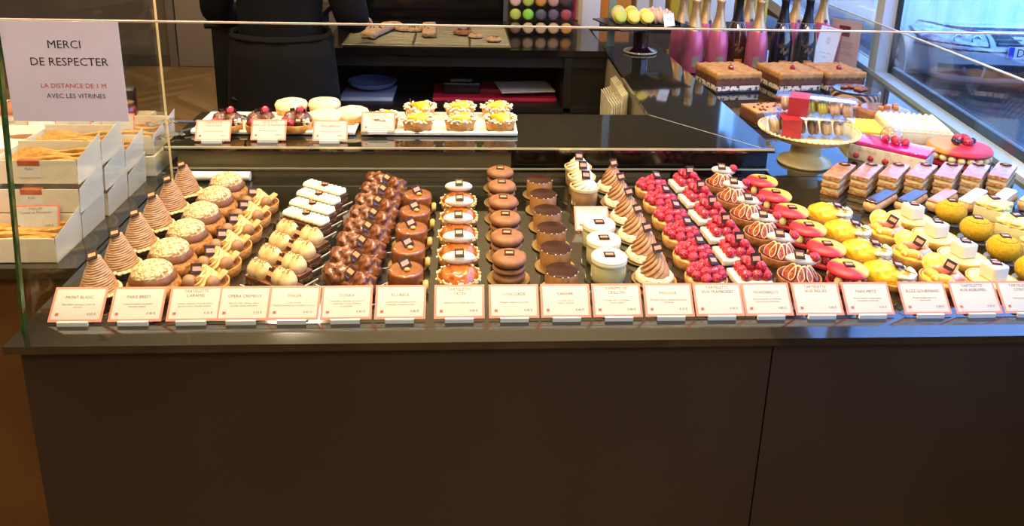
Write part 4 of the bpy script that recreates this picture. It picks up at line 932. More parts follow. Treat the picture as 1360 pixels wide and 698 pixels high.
# red macaron cake
t = thing('giant_raspberry_macaron', 'large round red and orange macaron cake with berries on top', 'cake', (1.415, 2.05, ZS), R(10))
r = 0.085
g = G(); g.lathe([(0, 0), (r*0.95, 0), (r, 0.005), (r*0.98, 0.014), (0, 0.016)], 56); part('macaron_shell', g, m_rbm, t)
g = G(); g.lathe([(0, 0.014), (r*0.84, 0.014), (r*0.86, 0.038), (0, 0.038)], 40); part('raspberry_filling', g, M('raspberry_jam', '9a1222', rough=0.3), t)
md = M('cream_pearl', 'f0d88e', rough=0.45)
for i in range(20):
    a = 2*PI*i/20; g = G(); g.ell((0.0105, 0.0105, 0.0105), (r*0.88*math.cos(a), r*0.88*math.sin(a), 0.026), 14, 10); part('cream_pearl', g, md, t)
g = G(); g.lathe([(0, 0.036), (r*0.96, 0.036), (r, 0.041), (r*0.99, 0.047), (r*0.93, 0.052), (0, 0.055)], 56); part('macaron_lid', g, _twotone('red_orange_shell', 'cc2230', 'ee8a3c', 2.0), t)
for q in ((-0.002, 0.012, 0.067), (0.014, -0.01, 0.065), (0.02, 0.01, 0.068)): raspberry(t, q, 1.35)
g = G()
for q in ((-0.018, -0.006, 0.064), (0.036, -0.004, 0.064), (-0.016, 0.006, 0.065)): g.ell((0.0095, 0.0095, 0.009), q, 14, 10)
part('blackberries', g, M('dark_berry', '1c1018', '2e1a26', rough=0.25, scale=100), t)
# cake stand
ps = at(1067, 218, 0.865)
cs = thing('cake_stand', 'cream ceramic pedestal stand under clear macaron boxes', 'cake stand', (0.965, 2.045, ZS))
m_cer = M('cream_ceramic', 'ead294', 'e0c680', rough=0.3, scale=10, coat=0.2)
g = G(); g.lathe([(0, 0), (0.072, 0), (0.074, 0.004), (0.070, 0.010), (0.050, 0.019), (0.042, 0.026), (0.040, 0.05), (0.045, 0.066), (0, 0.066)], 48); part('pedestal', g, m_cer, cs)
g = G(); g.lathe([(0, 0.064), (0.05, 0.064), (0.095, 0.074), (0.124, 0.088), (0.136, 0.098), (0.135, 0.1005), (0.129, 0.0985), (0.118, 0.0905), (0.10, 0.086), (0, 0.084)], 64); part('plate', g, m_cer, cs)
g = G()
for i in range(56): a = 2*PI*i/56; g.ell((0.0042, 0.0042, 0.003), (0.133*math.cos(a), 0.133*math.sin(a), 0.1005), 8, 6)
part('beaded_rim', g, m_cer, cs)
m_clear = glass('clear_plastic', (0.96, 0.97, 1.0), base=0.10, edge=0.55, power=2.5)
mac_cols = {'brown': '6e4a30', 'beige': 'b2906a', 'pink': 'b08474', 'green': 'a6b03c', 'yellow': 'd8c050', 'red': '9c3a3c', 'grey': '4a4850', 'violet': '584858', 'orange': 'c08030', 'lime': '84c030', 'cream': 'ead2a4', 'dark': '3e2a22', 'rose': 'd0a68e'}
def macaron(col, label, loc, rot=(0, 0, 0), r=0.022, group=None):
    key = 'mac_'+col
    if key not in FLATM:
        a = G(); a.lathe([(0, 0.0035), (0.9, 0.0035)] [:0]+[(0, 0.003), (0.021, 0.003), (0.0222, 0.005), (0.0215, 0.0085), (0.0175, 0.0115), (0.010, 0.0128), (0, 0.0132)], 28, mi=0); a.lathe([(0, -0.0132), (0.010, -0.0128), (0.0175, -0.0115), (0.0215, -0.0085), (0.0222, -0.005), (0.021, -0.003), (0, -0.003)], 28)
        b = G(); b.lathe([(0, -0.0032), (0.0192, -0.0032), (0.0198, 0), (0.0192, 0.0032), (0, 0.0032)], 24)
        FLATM[key] = (a.mesh('macaron_shells', M('macaron_'+col, mac_cols[col], rough=0.55, scale=50)), b.mesh('ganache_filling', m_choc if col in ('brown', 'dark') else M('light_ganache', 'd9b98a', rough=0.5)))
    o = thing('macaron', label, 'macaron', loc, 0, group); o.rotation_euler = rot; k = r/0.022
    part('macaron_shells', FLATM[key][0], None, o); part('ganache_filling', FLATM[key][1], None, o); o.scale = (k, k, k); return o
def clear_box(label, loc, rz, cols, tag2, L=0.225, W=0.075, H=0.05):
    t = thing('clear_macaron_box', label, 'box', loc, rz, 'clear macaron boxes')
    g = G(); g.box((L, W, H), (0, 0, H/2)); part('clear_case', g, m_clear, t, smooth=False)
    g = G(); g.box((0.052, W+0.001, 0.0006), (-L*0.2, 0, H+0.0006)); g.box((0.052, 0.0006, H), (-L*0.2, -W/2-0.0008, H/2)); g.box((0.052, 0.0006, H), (-L*0.2, W/2+0.0008, H/2)); part('red_band', g, M('red_band', '9c1822', '8e121c', rough=0.4, scale=8), t, smooth=False)
    g = G(); g.box((L*0.55, W*0.42, 0.0006), (L*0.2, -W*0.1, H+0.0006)); part('white_label', g, M('white_label', 'ece6e2', rough=0.5), t, smooth=False)
    m4 = Matrix.Translation(loc) @ Matrix.Rotation(rz, 4, 'Z')
    for i, c in enumerate(cols):
        p = m4 @ Vector((-L/2+0.028+i*(L-0.05)/(len(cols)-1), 0.0, 0.0245)); macaron(c, f'{c} macaron standing inside the {tag2} clear box on the cake stand', p, (R(78), 0, rz+R(90)), 0.022, f'macarons in the {tag2} clear box')
clear_box('lower clear box with red band on the cake stand', (0.945, 2.025, ZS+0.0875), R(-9), ['beige', 'beige', 'dark', 'brown', 'beige', 'cream'], 'lower')
clear_box('upper clear box with red band stacked on the other box', (0.975, 2.045, ZS+0.1393), R(-27), ['pink', 'cream', 'green', 'green', 'rose', 'rose'], 'upper', L=0.21)
# ---------------------------------------------------------------- bottles
def arc_patch(r, z0, z1, a0, a1, n=10, th=0.0006):
    g = G(); V = []
    for i in range(n+1):
        a = a0+(a1-a0)*i/n
        for rr in (r, r+th):
            for z in (z0, z1): V.append((rr*math.cos(a), rr*math.sin(a), z))
    F_ = []
    for i in range(n):
        b = i*4; c = b+4
        F_ += [(b+2, c+2, c+3, b+3), (b, b+1, c+1, c), (b+1, b+3, c+3, c+1), (b, c, c+2, b+2)]
    F_ += [(0, 2, 3, 1), (n*4, n*4+1, n*4+3, n*4+2)]
    return g.add(V, F_)
BP = [(0, 0.004), (0.036, 0), (0.043, 0.004), (0.0445, 0.012), (0.0445, 0.10), (0.0435, 0.125), (0.040, 0.150), (0.034, 0.175), (0.027, 0.198), (0.021, 0.220), (0.0175, 0.240)]
NP = [(0.0178, 0.2385), (0.0165, 0.255), (0.0155, 0.285), (0.0175, 0.288), (0.0175, 0.297), (0.0155, 0.30), (0.017, 0.304), (0.0165, 0.316), (0.012, 0.322), (0, 0.323)]
def bottle(kind, label, px, py, rz=0.0):
    p = at(px, py, ZS); t = thing('champagne_bottle', label, 'bottle', (p.x, p.y, ZS), R(-90)+rz+math.atan2(-p.x, p.y)*0, 'champagne bottles')
    if kind == 'pink':
        mb, mf = M('pink_foil', 'cc6a8a', 'bb5278', rough=0.3, metal=0.45, scale=6, coat=0.4), M('champagne_gold_foil', 'c9a87a', 'b08f62', rough=0.3, metal=0.6, scale=10)
        g = G(); g.lathe(BP[:8], 40); part('bottle_body', g, mb, t)
        g = G(); g.lathe(BP[7:]+NP[1:], 40); part('neck_foil', g, mf, t)
        part('label', arc_patch(0.0446, 0.03, 0.072, R(-28), R(10)), M('silver_label', 'a59a80', '8c8268', rough=0.35, metal=0.4, scale=60), t)
        o = G(); o.lathe([(0, 0.0), (0.0075, 0.0), (0.0075, 0.001), (0, 0.001)], 18, T=Matrix.Translation((0.0335, 0.004, 0.182)) @ Matrix.Rotation(R(72), 4, 'Y')); part('round_seal', o, M('dark_seal', '4a4038', rough=0.4), t)
        g = G(); g.tube([((0.0449-0.0001*i)*math.cos(R(-35+i*7)), (0.0449-0.0001*i)*math.sin(R(-35+i*7)), 0.078+0.0028*i) for i in range(11)], 0.0009, 5); part('ribbon_line', g, M('wine_line', '8a1f48', rough=0.4), t)
    else:
        c = '0c1020' if kind == 'dark' else '3a1a10'
        mb = M('dark_glass_'+kind, c, rough=0.06, coat=1.0, spec=0.8); mf = M('black_foil', '10121c', rough=0.3, metal=0.3)
        g = G(); g.lathe(BP, 40); part('bottle_body', g, mb, t)
        g = G(); g.lathe([(0.0285, 0.196), (0.0225, 0.216), (0.0188, 0.2385)]+NP[1:], 40); part('neck_foil', g, mf, t)
        g = G(); g.lathe([(0.0272, 0.197), (0.0292, 0.197), (0.029, 0.2005), (0.0268, 0.2015)], 40); part('neck_ring', g, M('grey_ring', '8a8c98', rough=0.3, metal=0.6), t)
        part('label', arc_patch(0.0447, 0.018, 0.048, R(-22), R(22)), M('orange_label', 'c8803c', 'b87030', rough=0.5, scale=20), t)
        g = G()
        for i in range(5): g.ell((0.001, 0.006, 0.008), (0.0445*math.cos(R(-16+i*8)), 0.0445*math.sin(R(-16+i*8)), 0.085+0.008*math.sin(i*2)), 10, 8)
        part('dim_emblem', g, M('dim_gold_print', '5a4632', rough=0.5), t)
bottle('pink', 'pink champagne bottle nearest the raised worktop, front row', 917, 95, 0.25)
bottle('pink', 'pink champagne bottle second from the raised worktop, front row', 949, 95, 0.2)
bottle('amber', 'amber brown bottle with black neck between pink bottles', 974, 90, 0)
bottle('pink', 'pink champagne bottle beside the dark bottles, front row', 1001, 96, -0.1)
bottle('dark', 'dark blue bottle next to the front pink bottle', 1033, 92, 0)
bottle('dark', 'dark blue bottle behind the menu card', 1065, 92, 0)
bottle('pink', 'pink champagne bottle partly hidden behind the macaron stand', 901, 84, 0.2)
bottle('pink', 'pink champagne bottle behind the two nearest the worktop', 932, 82, 0.2)
bottle('pink', 'pink champagne bottle behind the amber bottle', 988, 79, 0)
bottle('pink', 'pink champagne bottle between the two dark bottles, rear row', 1049, 80, 0)
bottle('pink', 'pink champagne bottle with gold neck above the menu card', 1084, 80, 0)
# menu card and leaflet holder
p = at(1090, 90, ZS); t = thing('menu_card', 'upright white menu card with red border and text lines', 'menu', (p.x, p.y, ZS), R(-4))
T_ = (R(-10), R(12), 0)
g = G(); g.box((0.098, 0.002, 0.178), (0, 0, 0.094)); part('border', g, M('rose_border', 'c8586a', rough=0.5), t, rot=T_, smooth=False)
g = G(); g.box((0.09, 0.001, 0.168), (0, -0.0012, 0.094)); fc = part('face', g, M('cool_white_card', 'e6e6ee', rough=0.5), t, rot=T_, smooth=False)
for (z, s, tx) in ((0.166, 0.0075, 'NOS CAKES\nDE VOYAGE'), (0.120, 0.0052, 'Citron\nChocolat\nPistache\nCaramel\nNoisette\nVanille'), (0.066, 0.006, 'Parfums de la semaine'), (0.048, 0.005, 'Framboise\nOrange')): lettering('lettering', tx, s, M('navy_ink', '2a2438', rough=0.6), fc, (0, -0.0018, z), (R(90), 0, 0))
g = G(); g.prism([(-0.05, -0.012), (0.05, -0.012), (0.05, 0.03), (-0.05, 0.03)], 0.0, 0.005); part('acrylic_foot', g, m_acr, t, smooth=False)
p = at(1128, 93, ZS); t = thing('leaflet_holder', 'clear stand holding a pinkish leaflet with a small dark photo', 'leaflet', (p.x-0.012, p.y+0.055, ZS), R(-62))
g = G(); g.box((0.16, 0.003, 0.215), (0, 0.002, 0.108)); part('clear_back', g, m_clear, t, smooth=False)
g = G(); g.box((0.148, 0.001, 0.20), (0, -0.001, 0.105)); fc = part('leaflet', g, M('pinkish_paper', 'bda8b8', 'b59fb0', rough=0.5, scale=10), t, smooth=False)
g = G(); g.box((0.055, 0.0008, 0.045), (-0.005, -0.0018, 0.158)); part('dark_photo', g, M('dark_red_photo', '5c2030', '8a3a40', rough=0.3, scale=40), t, smooth=False)
lettering('lettering', 'Composition des produits\nblé, lait, oeufs, amandes\nnoisettes, beurre, sucre\nfarine, vanille, cacao\n\nliste des allergènes\ndisponible sur demande', 0.0085, M('pale_ink', '7a6468', rough=0.6), fc, (0, -0.0016, 0.085), (R(90), 0, 0))
g = G(); g.box((0.17, 0.05, 0.004), (0, 0.01, 0.002)); part('foot', g, m_clear, t, smooth=False)
# ---------------------------------------------------------------- macaron display on the worktop
pb = at(853, 71, ZW)
st = thing('macaron_pedestal', 'dark pedestal stand with beaded foot carrying black plates', 'cake stand', (pb.x-0.005, pb.y+0.02, ZW))
mdk = M('dark_wine_ceramic', '1c0a10', '280f18', rough=0.1, scale=10, coat=0.6); mpe = M('pearl_bead', 'd8c8a4', rough=0.25, metal=0.4)
g = G(); g.lathe([(0, 0), (0.062, 0), (0.063, 0.006), (0.045, 0.014), (0.032, 0.024), (0.032, 0.085), (0.05, 0.10), (0.09, 0.108), (0.092, 0.114), (0, 0.114)], 48); part('pedestal', g, mdk, st)
g = G()
for i in range(44): a = 2*PI*i/44; g.ell((0.0048, 0.0048, 0.0045), (0.063*math.cos(a), 0.063*math.sin(a), 0.006), 8, 6)
part('beaded_rim', g, mpe, st)
bx, by, bz = st.location
g = G()
g.rbox((0.32, 0.28, 0.006), 0.002, (0, 0, 0.003), rz=R(14)); o = part('square_slate', g, M('black_slate', '0e0d10', rough=0.25), None, (bx+0.005, by, bz+0.1142)); tag(o, 'black square slate holding the macarons on the pedestal', 'plate')
for i, (dx, dy) in enumerate(((-0.055, -0.035), (0.07, -0.02))):
    g = G(); g.rbox((0.115, 0.18, 0.004), 0.0015, (0, 0, 0.002), rz=R(4)); g.rbox((0.004, 0.18, 0.016), 0.001, (0.0575, 0, 0.008), rz=R(4))
    o = part('black_tray', g, m_black, None, (bx+dx, by+dy+0.03, bz+0.1203)); tag(o, ['small black tray of green macarons on the slate', 'small black tray of pink macarons on the slate'][i], 'tray', 'macaron trays')
n = 0
for (dx, dy, c, k) in ((-0.10, -0.055, 'green', 0), (-0.048, -0.06, 'yellow', 0), (0.003, -0.066, 'yellow', 0), (-0.095, 0.0, 'rose', 0), (-0.045, -0.004, 'green', 0), (0.006, -0.01, 'yellow', 0), (-0.088, 0.055, 'green', 0), (-0.036, 0.05, 'yellow', 0)):
    n += 1; macaron({'yellow': 'lime_y'}.get(c, c) if False else c, f'{c} macaron in the green macaron tray on the slate', (bx+dx, by+dy, bz+0.1485+0.004), (R(60), 0, R(8)), 0.027, 'green macarons on the slate')
for (dx, dy) in ((0.048, -0.035), (0.073, -0.033), (0.098, -0.03), (0.05, 0.018), (0.075, 0.02), (0.10, 0.022), (0.055, 0.07), (0.085, 0.07)):
    macaron('rose', 'pale pink macaron in the tray beside the green macarons', (bx+dx, by+dy, bz+0.1485), (R(70), R(0), R(70)), 0.026, 'pink macarons on the slate')
t = thing('flavour_card', 'small white card leaning before the pink macarons', 'card', (bx+0.085, by-0.105, bz+0.1245), R(6))
g = G(); g.box((0.042, 0.001, 0.05), (0, 0, 0.026)); part('card', g, M('cool_white_card', 'e6e6ee'), t, rot=(R(-12), R(-8), 0), smooth=False)
lettering('lettering', 'MACARON\nFramboise', 0.006, m_txt, t, (0, 0.003, 0.03), (R(78), R(-8), 0))
# ---------------------------------------------------------------- back counter
YB = 3.10
m_bk = M('black_lacquer', '0e0c0b', '14110f', rough=0.12, scale=5)
bc = counter('rear_counter', 'black rear counter with open shelf below and trays of cookies')
g = G(); g.prism([(-0.56, YB), (0.585, YB), (0.585, 3.78), (-0.56, 3.78)], 0.925, ZW); part('counter_top', g, m_bk, bc, smooth=False)
g = G(); g.box((1.12, 0.02, 0.05), (0.015, YB+0.03, 0.90)); g.box((1.12, 0.68, 0.02), (0.015, YB+0.34, 0.70)); g.box((0.03, 0.68, 0.92), (-0.54, YB+0.34, 0.46)); g.box((0.03, 0.68, 0.92), (0.43, YB+0.34, 0.46)); g.box((1.12, 0.02, 0.92), (0.015, 3.77, 0.46)); g.box((1.12, 0.66, 0.68), (0.015, YB+0.35, 0.345)); g.box((0.155, 0.6, 0.22), (0.512, YB+0.34, 0.81))
part('carcass', g, M('dark_carcass', '0f0d0c', rough=0.4), bc, smooth=False)
sc = thing('rear_cabinet', 'black upright panel unit behind the rear counter', 'cabinet', (0, 3.82, 0))
g = G(); g.box((0.80, 0.05, 1.10), (-0.20, 0.03, 0.55)); part('panel', g, m_bk, sc, smooth=False)
g = G(); g.box((0.80, 0.06, 0.012), (-0.20, 0.03, 1.106)); part('top_rail', g, M('grey_rail', '8a8478', rough=0.3, metal=0.5), sc, smooth=False)
# black cabinet behind the vendor
p = aty(274, 28, 3.15); t = thing('black_cabinet', 'black waist-high cabinet beside the person in black', 'cabinet', (p.x+0.20, 3.42, 0))
g = G(); g.box((0.38, 0.5, p.z-0.03), (0, 0, (p.z-0.03)/2)); part('body', g, M('dark_carcass', '0f0d0c'), t, smooth=False)
g = G(); g.rbox((0.42, 0.55, 0.03), 0.003, (0, 0, p.z-0.015)); part('cabinet_top', g, m_bk, t)
# wire trays with cookies
m_wire = M('tray_steel', '5e5848', rough=0.35, metal=0.8)
def wire_tray(label, x0, x1):
    L = x1-x0; t = thing('wire_tray', label, 'tray', ((x0+x1)/2, 3.33, ZW), 0, 'wire trays'); W = 0.46
    g = G()
    for s in (-1, 1): g.tube([(-L/2, s*W/2, 0.012), (L/2, s*W/2, 0.012)], 0.005, 8); g.tube([(s*L/2, -W/2, 0.012), (s*L/2, W/2, 0.012)], 0.004, 8)
    part('rim', g, m_wire, t)
    g = G()
    for i in range(18): y = -W/2+W*(i+.5)/18; g.tube([(-L/2, y, 0.012), (L/2, y, 0.012)], 0.0034, 6)
    part('wire_grid', g, m_wire, t)
    g = G(); g.box((L, W, 0.004), (0, 0, 0.003)); part('tray_bottom', g, M('tray_dull_steel', '1e1c16', rough=0.4, metal=0.6), t, smooth=False)
wire_tray('wire tray of cookies nearest the person', -0.47, -0.197); wire_tray('middle wire tray of cookies', -0.193, 0.03); wire_tray('wire tray of cookies nearest the macaron boxes', 0.034, 0.195)
def cookie(kind, px, py, label, rz=0, s=1.0):
    p = at(px, py, ZW+0.03); mm = M('oat_cookie', 'a88256', '6a4428', rough=0.7, scale=90, ramp=(0.5, 0.7)) if kind != 'brown' else M('brown_cookie', '6a3a20', '84502c', rough=0.7, scale=60)
    t = thing('cookie', label, 'cookie', (p.x, p.y, ZW+0.0155), rz, 'cookies on the wire trays')
    g = G()
    if kind == 'bar': g.rbox((0.065, 0.27, 0.03), 0.013, (0, 0, 0.0155), sub=10, k=3)
    elif kind == 'cube': g.rbox((0.085, 0.06, 0.05), 0.012, (0, 0, 0.025), sub=8, k=3)
    else: g.lathe([(0, 0), (0.032, 0), (0.04, 0.006), (0.038, 0.014), (0.025, 0.02), (0, 0.022)], 28)
    g.noise(0.004, 60, px*0.01); part('biscuit', g, mm, t)
    g = G()
    for i in range(9): g.ell((0.004, 0.004, 0.003), (random.uniform(-.022, .022), random.uniform(-.05, .05) if kind == 'bar' else random.uniform(-.02, .02), 0.0315 if kind == 'bar' else (0.052 if kind == 'cube' else 0.021)), 8, 6)
    part('chocolate_chips', g, m_choc, t); 
    if s != 1: t.scale = (s, s, s)
cookie('round', 490, 37, 'round cookie beside the tall cookie stick, nearest the person'); cookie('bar', 504, 40, 'long chocolate chip cookie stick on the tray', R(-16)); cookie('round', 523, 31, 'round cookie at the rear edge of the first tray'); cookie('round', 536, 36, 'smaller round cookie beside another in the tray middle'); cookie('round', 550, 37, 'darker round cookie at the end of the first tray')
cookie('bar', 570, 39, 'long cookie stick on the middle tray', R(2), 0.9); cookie('brown', 615, 41, 'dark brown cookie on the middle tray edge'); cookie('round', 632, 45, 'round cookie on the last tray, behind the other', 0, 0.8); cookie('round', 656, 50, 'round cookie at the corner of the last tray', 0, 0.8)
# macaron tower boxes
p0 = at(676, 49, ZW); sx = 0.056
tw = thing('macaron_display_box', 'clear tiered box of coloured macarons on the rear counter', 'box', (p0.x+2.5*sx+0.002, 3.43, ZW))
g = G()
for k in range(3): g.box((5*sx+0.006, 0.06, 0.004), (0, k*0.02, 0.002+k*0.057))
for k in range(6): g.box((0.002, 0.10, 0.17), (-2.5*sx+k*sx, 0.02, 0.085))
part('clear_shelves', g, m_clear, tw, smooth=False)
g = G(); g.box((5*sx+0.01, 0.004, 0.18), (0, 0.075, 0.09)); part('back_panel', g, M('grey_back', '4a443a', rough=0.4), tw, smooth=False)
cols3 = [['brown', 'beige', 'beige', 'beige', 'orange'], ['green', 'lime', 'grey', 'violet', 'red'], ['rose', 'green', 'orange', 'pink', 'dark']]
rown = ['bottom', 'middle', 'top']
for k in range(3):
    for i in range(5):
        macaron(cols3[k][i], f'{cols3[k][i]} macaron, {ORD[i]} from the trays in the {rown[k]} tier', (tw.location.x-2*sx+i*sx, 3.43+0.0+k*0.02, ZW+0.031+k*0.057), (R(84), 0, 0), 0.0245, 'macarons in the tiered box')
p = at(779, 31, ZW); t = thing('white_carton', 'tall white carton standing beside the tiered macaron box', 'box', (0.60, 3.70, ZW))
g = G(); g.rbox((0.085, 0.12, 0.26), 0.003, (0, 0, 0.13)); part('carton', g, M('white_carton', 'd8d0c4', rough=0.6), t)
g = G(); g.box((0.088, 0.122, 0.02), (0, 0, 0.25)); part('carton_lid', g, M('white_carton_lid', 'cfc6b8', rough=0.6), t, smooth=False)
g = G(); g.box((0.03, 0.012, 0.55), (0.615, 3.2, ZW+0.276)); o = part('glass_divider', g, M('pale_green_glass', '6f7f76', rough=0.1, coat=0.5), None, smooth=False); tag(o, 'pale green upright glass strip at the counter corner', 'glass panel')
# shelf contents
ZB = 0.711
def sheet(name, label, cat, x, y, L, W, h, mat, rz=0):
    g = G(); g.rbox((L, W, h), 0.001, (0, 0, h/2)); o = part(name, g, mat, None, (x, y, ZB if isinstance(name, str) else 0), (0, 0, rz)); tag(o, label, cat); return o
sheet('blue_folder', 'pale blue paper folder on the rear shelf near the person', 'folder', -0.395, YB+0.20, 0.22, 0.24, 0.008, M('pale_blue_paper', '98a2bc', '8a96b4', rough=0.6, scale=8))
g = G(); g.lathe([(0, 0.002), (0.03, 0.002), (0.09, 0.022), (0.105, 0.04), (0.102, 0.042), (0.088, 0.027), (0.03, 0.008), (0, 0.008)], 40); o = part('shallow_bowl', g, M('blue_grey_bowl', '5c6c94', rough=0.2, coat=0.5), None, (-0.385, YB+0.24, ZB+0.0085)); tag(o, 'shallow blue-grey bowl resting on the blue folder', 'bowl')
o = sheet('red_folder', 'wide magenta red folder lying on the rear shelf', 'folder', 0.14, YB+0.22, 0.52, 0.26, 0.012, M('magenta_folder', '9a1034', '8a0c2c', rough=0.5, scale=5))
t = thing('card_terminal', 'black payment terminal box on the red folder', 'machine', (0.0, YB+0.22, ZB+0.0125))
g = G(); g.rbox((0.16, 0.12, 0.05), 0.008, (0, 0, 0.025)); part('housing', g, m_black, t); g = G(); g.box((0.09, 0.04, 0.001), (0.0, -0.02, 0.0505)); part('keypad', g, M('grey_keys', '56585c', 'a9abb0', rough=0.4, scale=120, ramp=(0.5, 0.55)), t, smooth=False)
g = G(); g.rbox((0.24, 0.2, 0.02), 0.002, (0, 0, 0.01)); o = part('crimson_folder', g, M('crimson_folder', '6a0c20', rough=0.5), None, (0.205, YB+0.26, ZB+0.0125), (R(0), 0, R(-6))); tag(o, 'dark crimson folder on the wide magenta folder', 'folder')
g = G(); g.rbox((0.23, 0.18, 0.006), 0.001, (0, 0, 0.003)); o = part('paper_stack', g, M('grey_white_paper', 'a8a2a0', rough=0.6), None, (0.27, YB+0.20, ZB+0.0335), (0, 0, R(8))); tag(o, 'stack of white paper on top of the crimson folder', 'paper')
# paper bags beside the worktop leg
for i in range(10):
    A_ = i < 5; k = i if A_ else i-5
    t = thing('paper_bag', ('folded white paper bag in the lower bundle under the worktop' if A_ else 'folded white paper bag in the bundle against the worktop side'), 'bag', (0.492+0.0095*k if A_ else 0.536+0.0062*k, 2.55+0.012*k if A_ else 2.62+0.01*k, 0.6185), R(87), 'paper bags, lower bundle' if A_ else 'paper bags, upper bundle')
    h = 0.285 if A_ else 0.305
    g = G(); g.rbox((0.30, 0.0036, h), 0.0015, (0, 0, h/2)); part('folded_bag', g, M('white_paper_bag', 'b8ad92', 'a89c80', rough=0.7, scale=30), t, rot=(0, R(4 if A_ else 2), 0))
    g = G(); g.tube([(-0.04, 0.0, h-0.004), (-0.03, 0.001, h+0.008), (0.03, 0.001, h+0.008), (0.04, 0, h-0.004)], 0.0012, 6); part('bag_handle', g, M('cord', 'a89a78', rough=0.8), t, rot=(0, R(4 if A_ else 2), 0))
g = G(); g.box((0.12, 0.62, 0.03), (0.498, 2.60, 0.603)); o = part('bag_shelf', g, M('grey_beige_cabinet', '8d8266'), None, smooth=False); tag(o, 'grey-beige side shelf holding the folded paper bags', 'shelf')
# coloured packages behind the bottles
pk = thing('rear_display_table', 'low table behind the bottles under coloured gift boxes', 'table', (1.15, 4.35, 0))
g = G(); g.rbox((1.3, 0.5, 0.04), 0.003, (0, 0, 0.86)); part('table_top', g, m_panel, pk); 
for x in (-0.6, 0.6):
    for y in (-0.2, 0.2): g = G(); g.box((0.04, 0.04, 0.84), (x, y, 0.42)); part('leg', g, m_panel, pk, smooth=False)
for i, (x, c, w, h) in enumerate(((-0.52, 'c82030', 0.16, 0.20), (-0.32, 'e88a1c', 0.18, 0.26), (-0.12, 'e8d8c0', 0.16, 0.22), (0.08, 'd8b020', 0.18, 0.25), (0.27, 'f0e8d8', 0.15, 0.20), (0.45, 'e8c040', 0.17, 0.16))):
    t = thing('gift_box', ['red', 'orange', 'cream', 'mustard', 'white', 'yellow'][i]+' gift box on the table behind the bottles', 'box', (1.15+x, 4.33, 0.88), 0, 'gift boxes'); g = G(); g.rbox((w, 0.14, h), 0.004, (0, 0, h/2)); part('carton', g, M('gift_'+c, c, rough=0.5), t); g = G(); g.box((0.02, 0.143, h+0.002), (0, 0, h/2)); part('ribbon', g, M('gold_ribbon', 'b08a4a', rough=0.4), t, smooth=False)
# ---------------------------------------------------------------- pastry boxes beside the display
m_box = M('white_cardboard', 'd9cdb4', 'd2c4a8', rough=0.7, scale=5); m_inbox = M('kraft_inside', 'c9b48c', rough=0.7); m_sticker = M('orange_sticker', 'b65a30', 'a84c28', rough=0.5, scale=40)
m_film = film('cellophane', 'f0ece0', 0.30, 0.2); m_flap = film('milky_flap', 'ece4d4', 0.55, 0.3); m_stick = M('cheese_straw', 'be8a3e', 'a06a22', rough=0.7, scale=90, bump=0.5)
def pastry_box(label, x1, y0, z, w=0.165, d=0.105, h=0.052, sticks=True, flap=True, txt='Paille'):
    t = thing('pastry_box', label, 'box', (x1-w/2, y0+d/2, z), 0, 'cellophane pastry boxes')
    g = G(); th = 0.0018
    g.box((w, d, th), (0, 0, th/2)); g.box((w, th, h), (0, -d/2+th/2, h/2)); g.box((w, th, h*1.15), (0, d/2-th/2, h*1.15/2)); g.box((th, d, h), (-w/2+th/2, 0, h/2)); part('cardboard_tray', g, m_box, t, smooth=False)
    g = G(); g.box((w*0.26, 0.0006, 0.011), (-w*0.06, -d/2-0.0005, h-0.006)); g.box((w*0.26, 0.012, 0.0006), (-w*0.06, -d/2+0.006, h+0.0006)); part('orange_seal', g, m_sticker, t, smooth=False)
    g = G(); g.box((w*0.26, 0.0005, 0.024), (-w*0.06, -d/2-0.0004, h-0.024)); lb = part('white_label', g, M('box_label', 'd8d0c0', rough=0.6), t, smooth=False)
    lettering('lettering', txt, 0.0075, m_txt, lb, (-w*0.06, -d/2-0.0009, h-0.018), (R(90), 0, 0))
    g = G(); V = [(w/2, -d/2, 0), (w/2, d/2, 0), (w/2+0.004, d/2+0.004, h*1.5), (w/2+0.003, -d/2, h*1.02), (w/2+0.0008, -d/2, 0), (w/2+0.0008, d/2, 0), (w/2+0.0048, d/2+0.004, h*1.5), (w/2+0.0038, -d/2, h*1.02)]
    g.add(V, [(0, 3, 2, 1), (4, 5, 6, 7), (0, 1, 5, 4), (1, 2, 6, 5), (2, 3, 7, 6), (3, 0, 4, 7)])
    part('cellophane_end', g, m_flap, t, smooth=False)
    if sticks:
        n = 4
        for i in range(n):
            g = G(); g.tube([(x1-w+0.012+(w-0.026)*k/10, y0+0.016+i*(d-0.032)/(n-1)+0.0015*math.sin(k*1.7+i), z+h-0.014+0.003*math.sin(k*0.9+i*2)) for k in range(11)], 0.0092, 8, star=0.14, n=4); o = part('cheese_straw', g, m_stick, None); tag(o, 'golden cheese straw inside the '+label.split(',')[0].replace(' on top of a plain white box behind the stacks', ' above the plain white box'), 'pastry', 'straws in the '+label.split(',')[0])
            if i == 0: pass
    return t
X1 = -0.788
pastry_box('lowest front pastry box, beside the glass corner', X1, 1.452, ZS, w=0.27)
pastry_box('pastry box at the base of the second stack', X1, 1.562, ZS, sticks=False)
pastry_box('pastry box in the stack centre behind the PAILLES card', X1+0.006, 1.556, ZS+0.0605, sticks=False)
pastry_box('topmost pastry box of the nearest tall stack', X1+0.006, 1.562, ZS+0.121)
for (y, k) in ((1.678, 3), (1.79, 2)):
    for j in range(k):
        pastry_box(f'pastry box on the {ORD[j]} level of the {"middle" if k == 3 else "rear"} stack', X1+0.004, y, ZS+0.0605*j, sticks=(j == k-1))
pastry_box('large pastry box on top of a plain white box behind the stacks', -0.772, 1.925, 0.9165, w=0.19, d=0.155, h=0.05, txt='Tuiles')
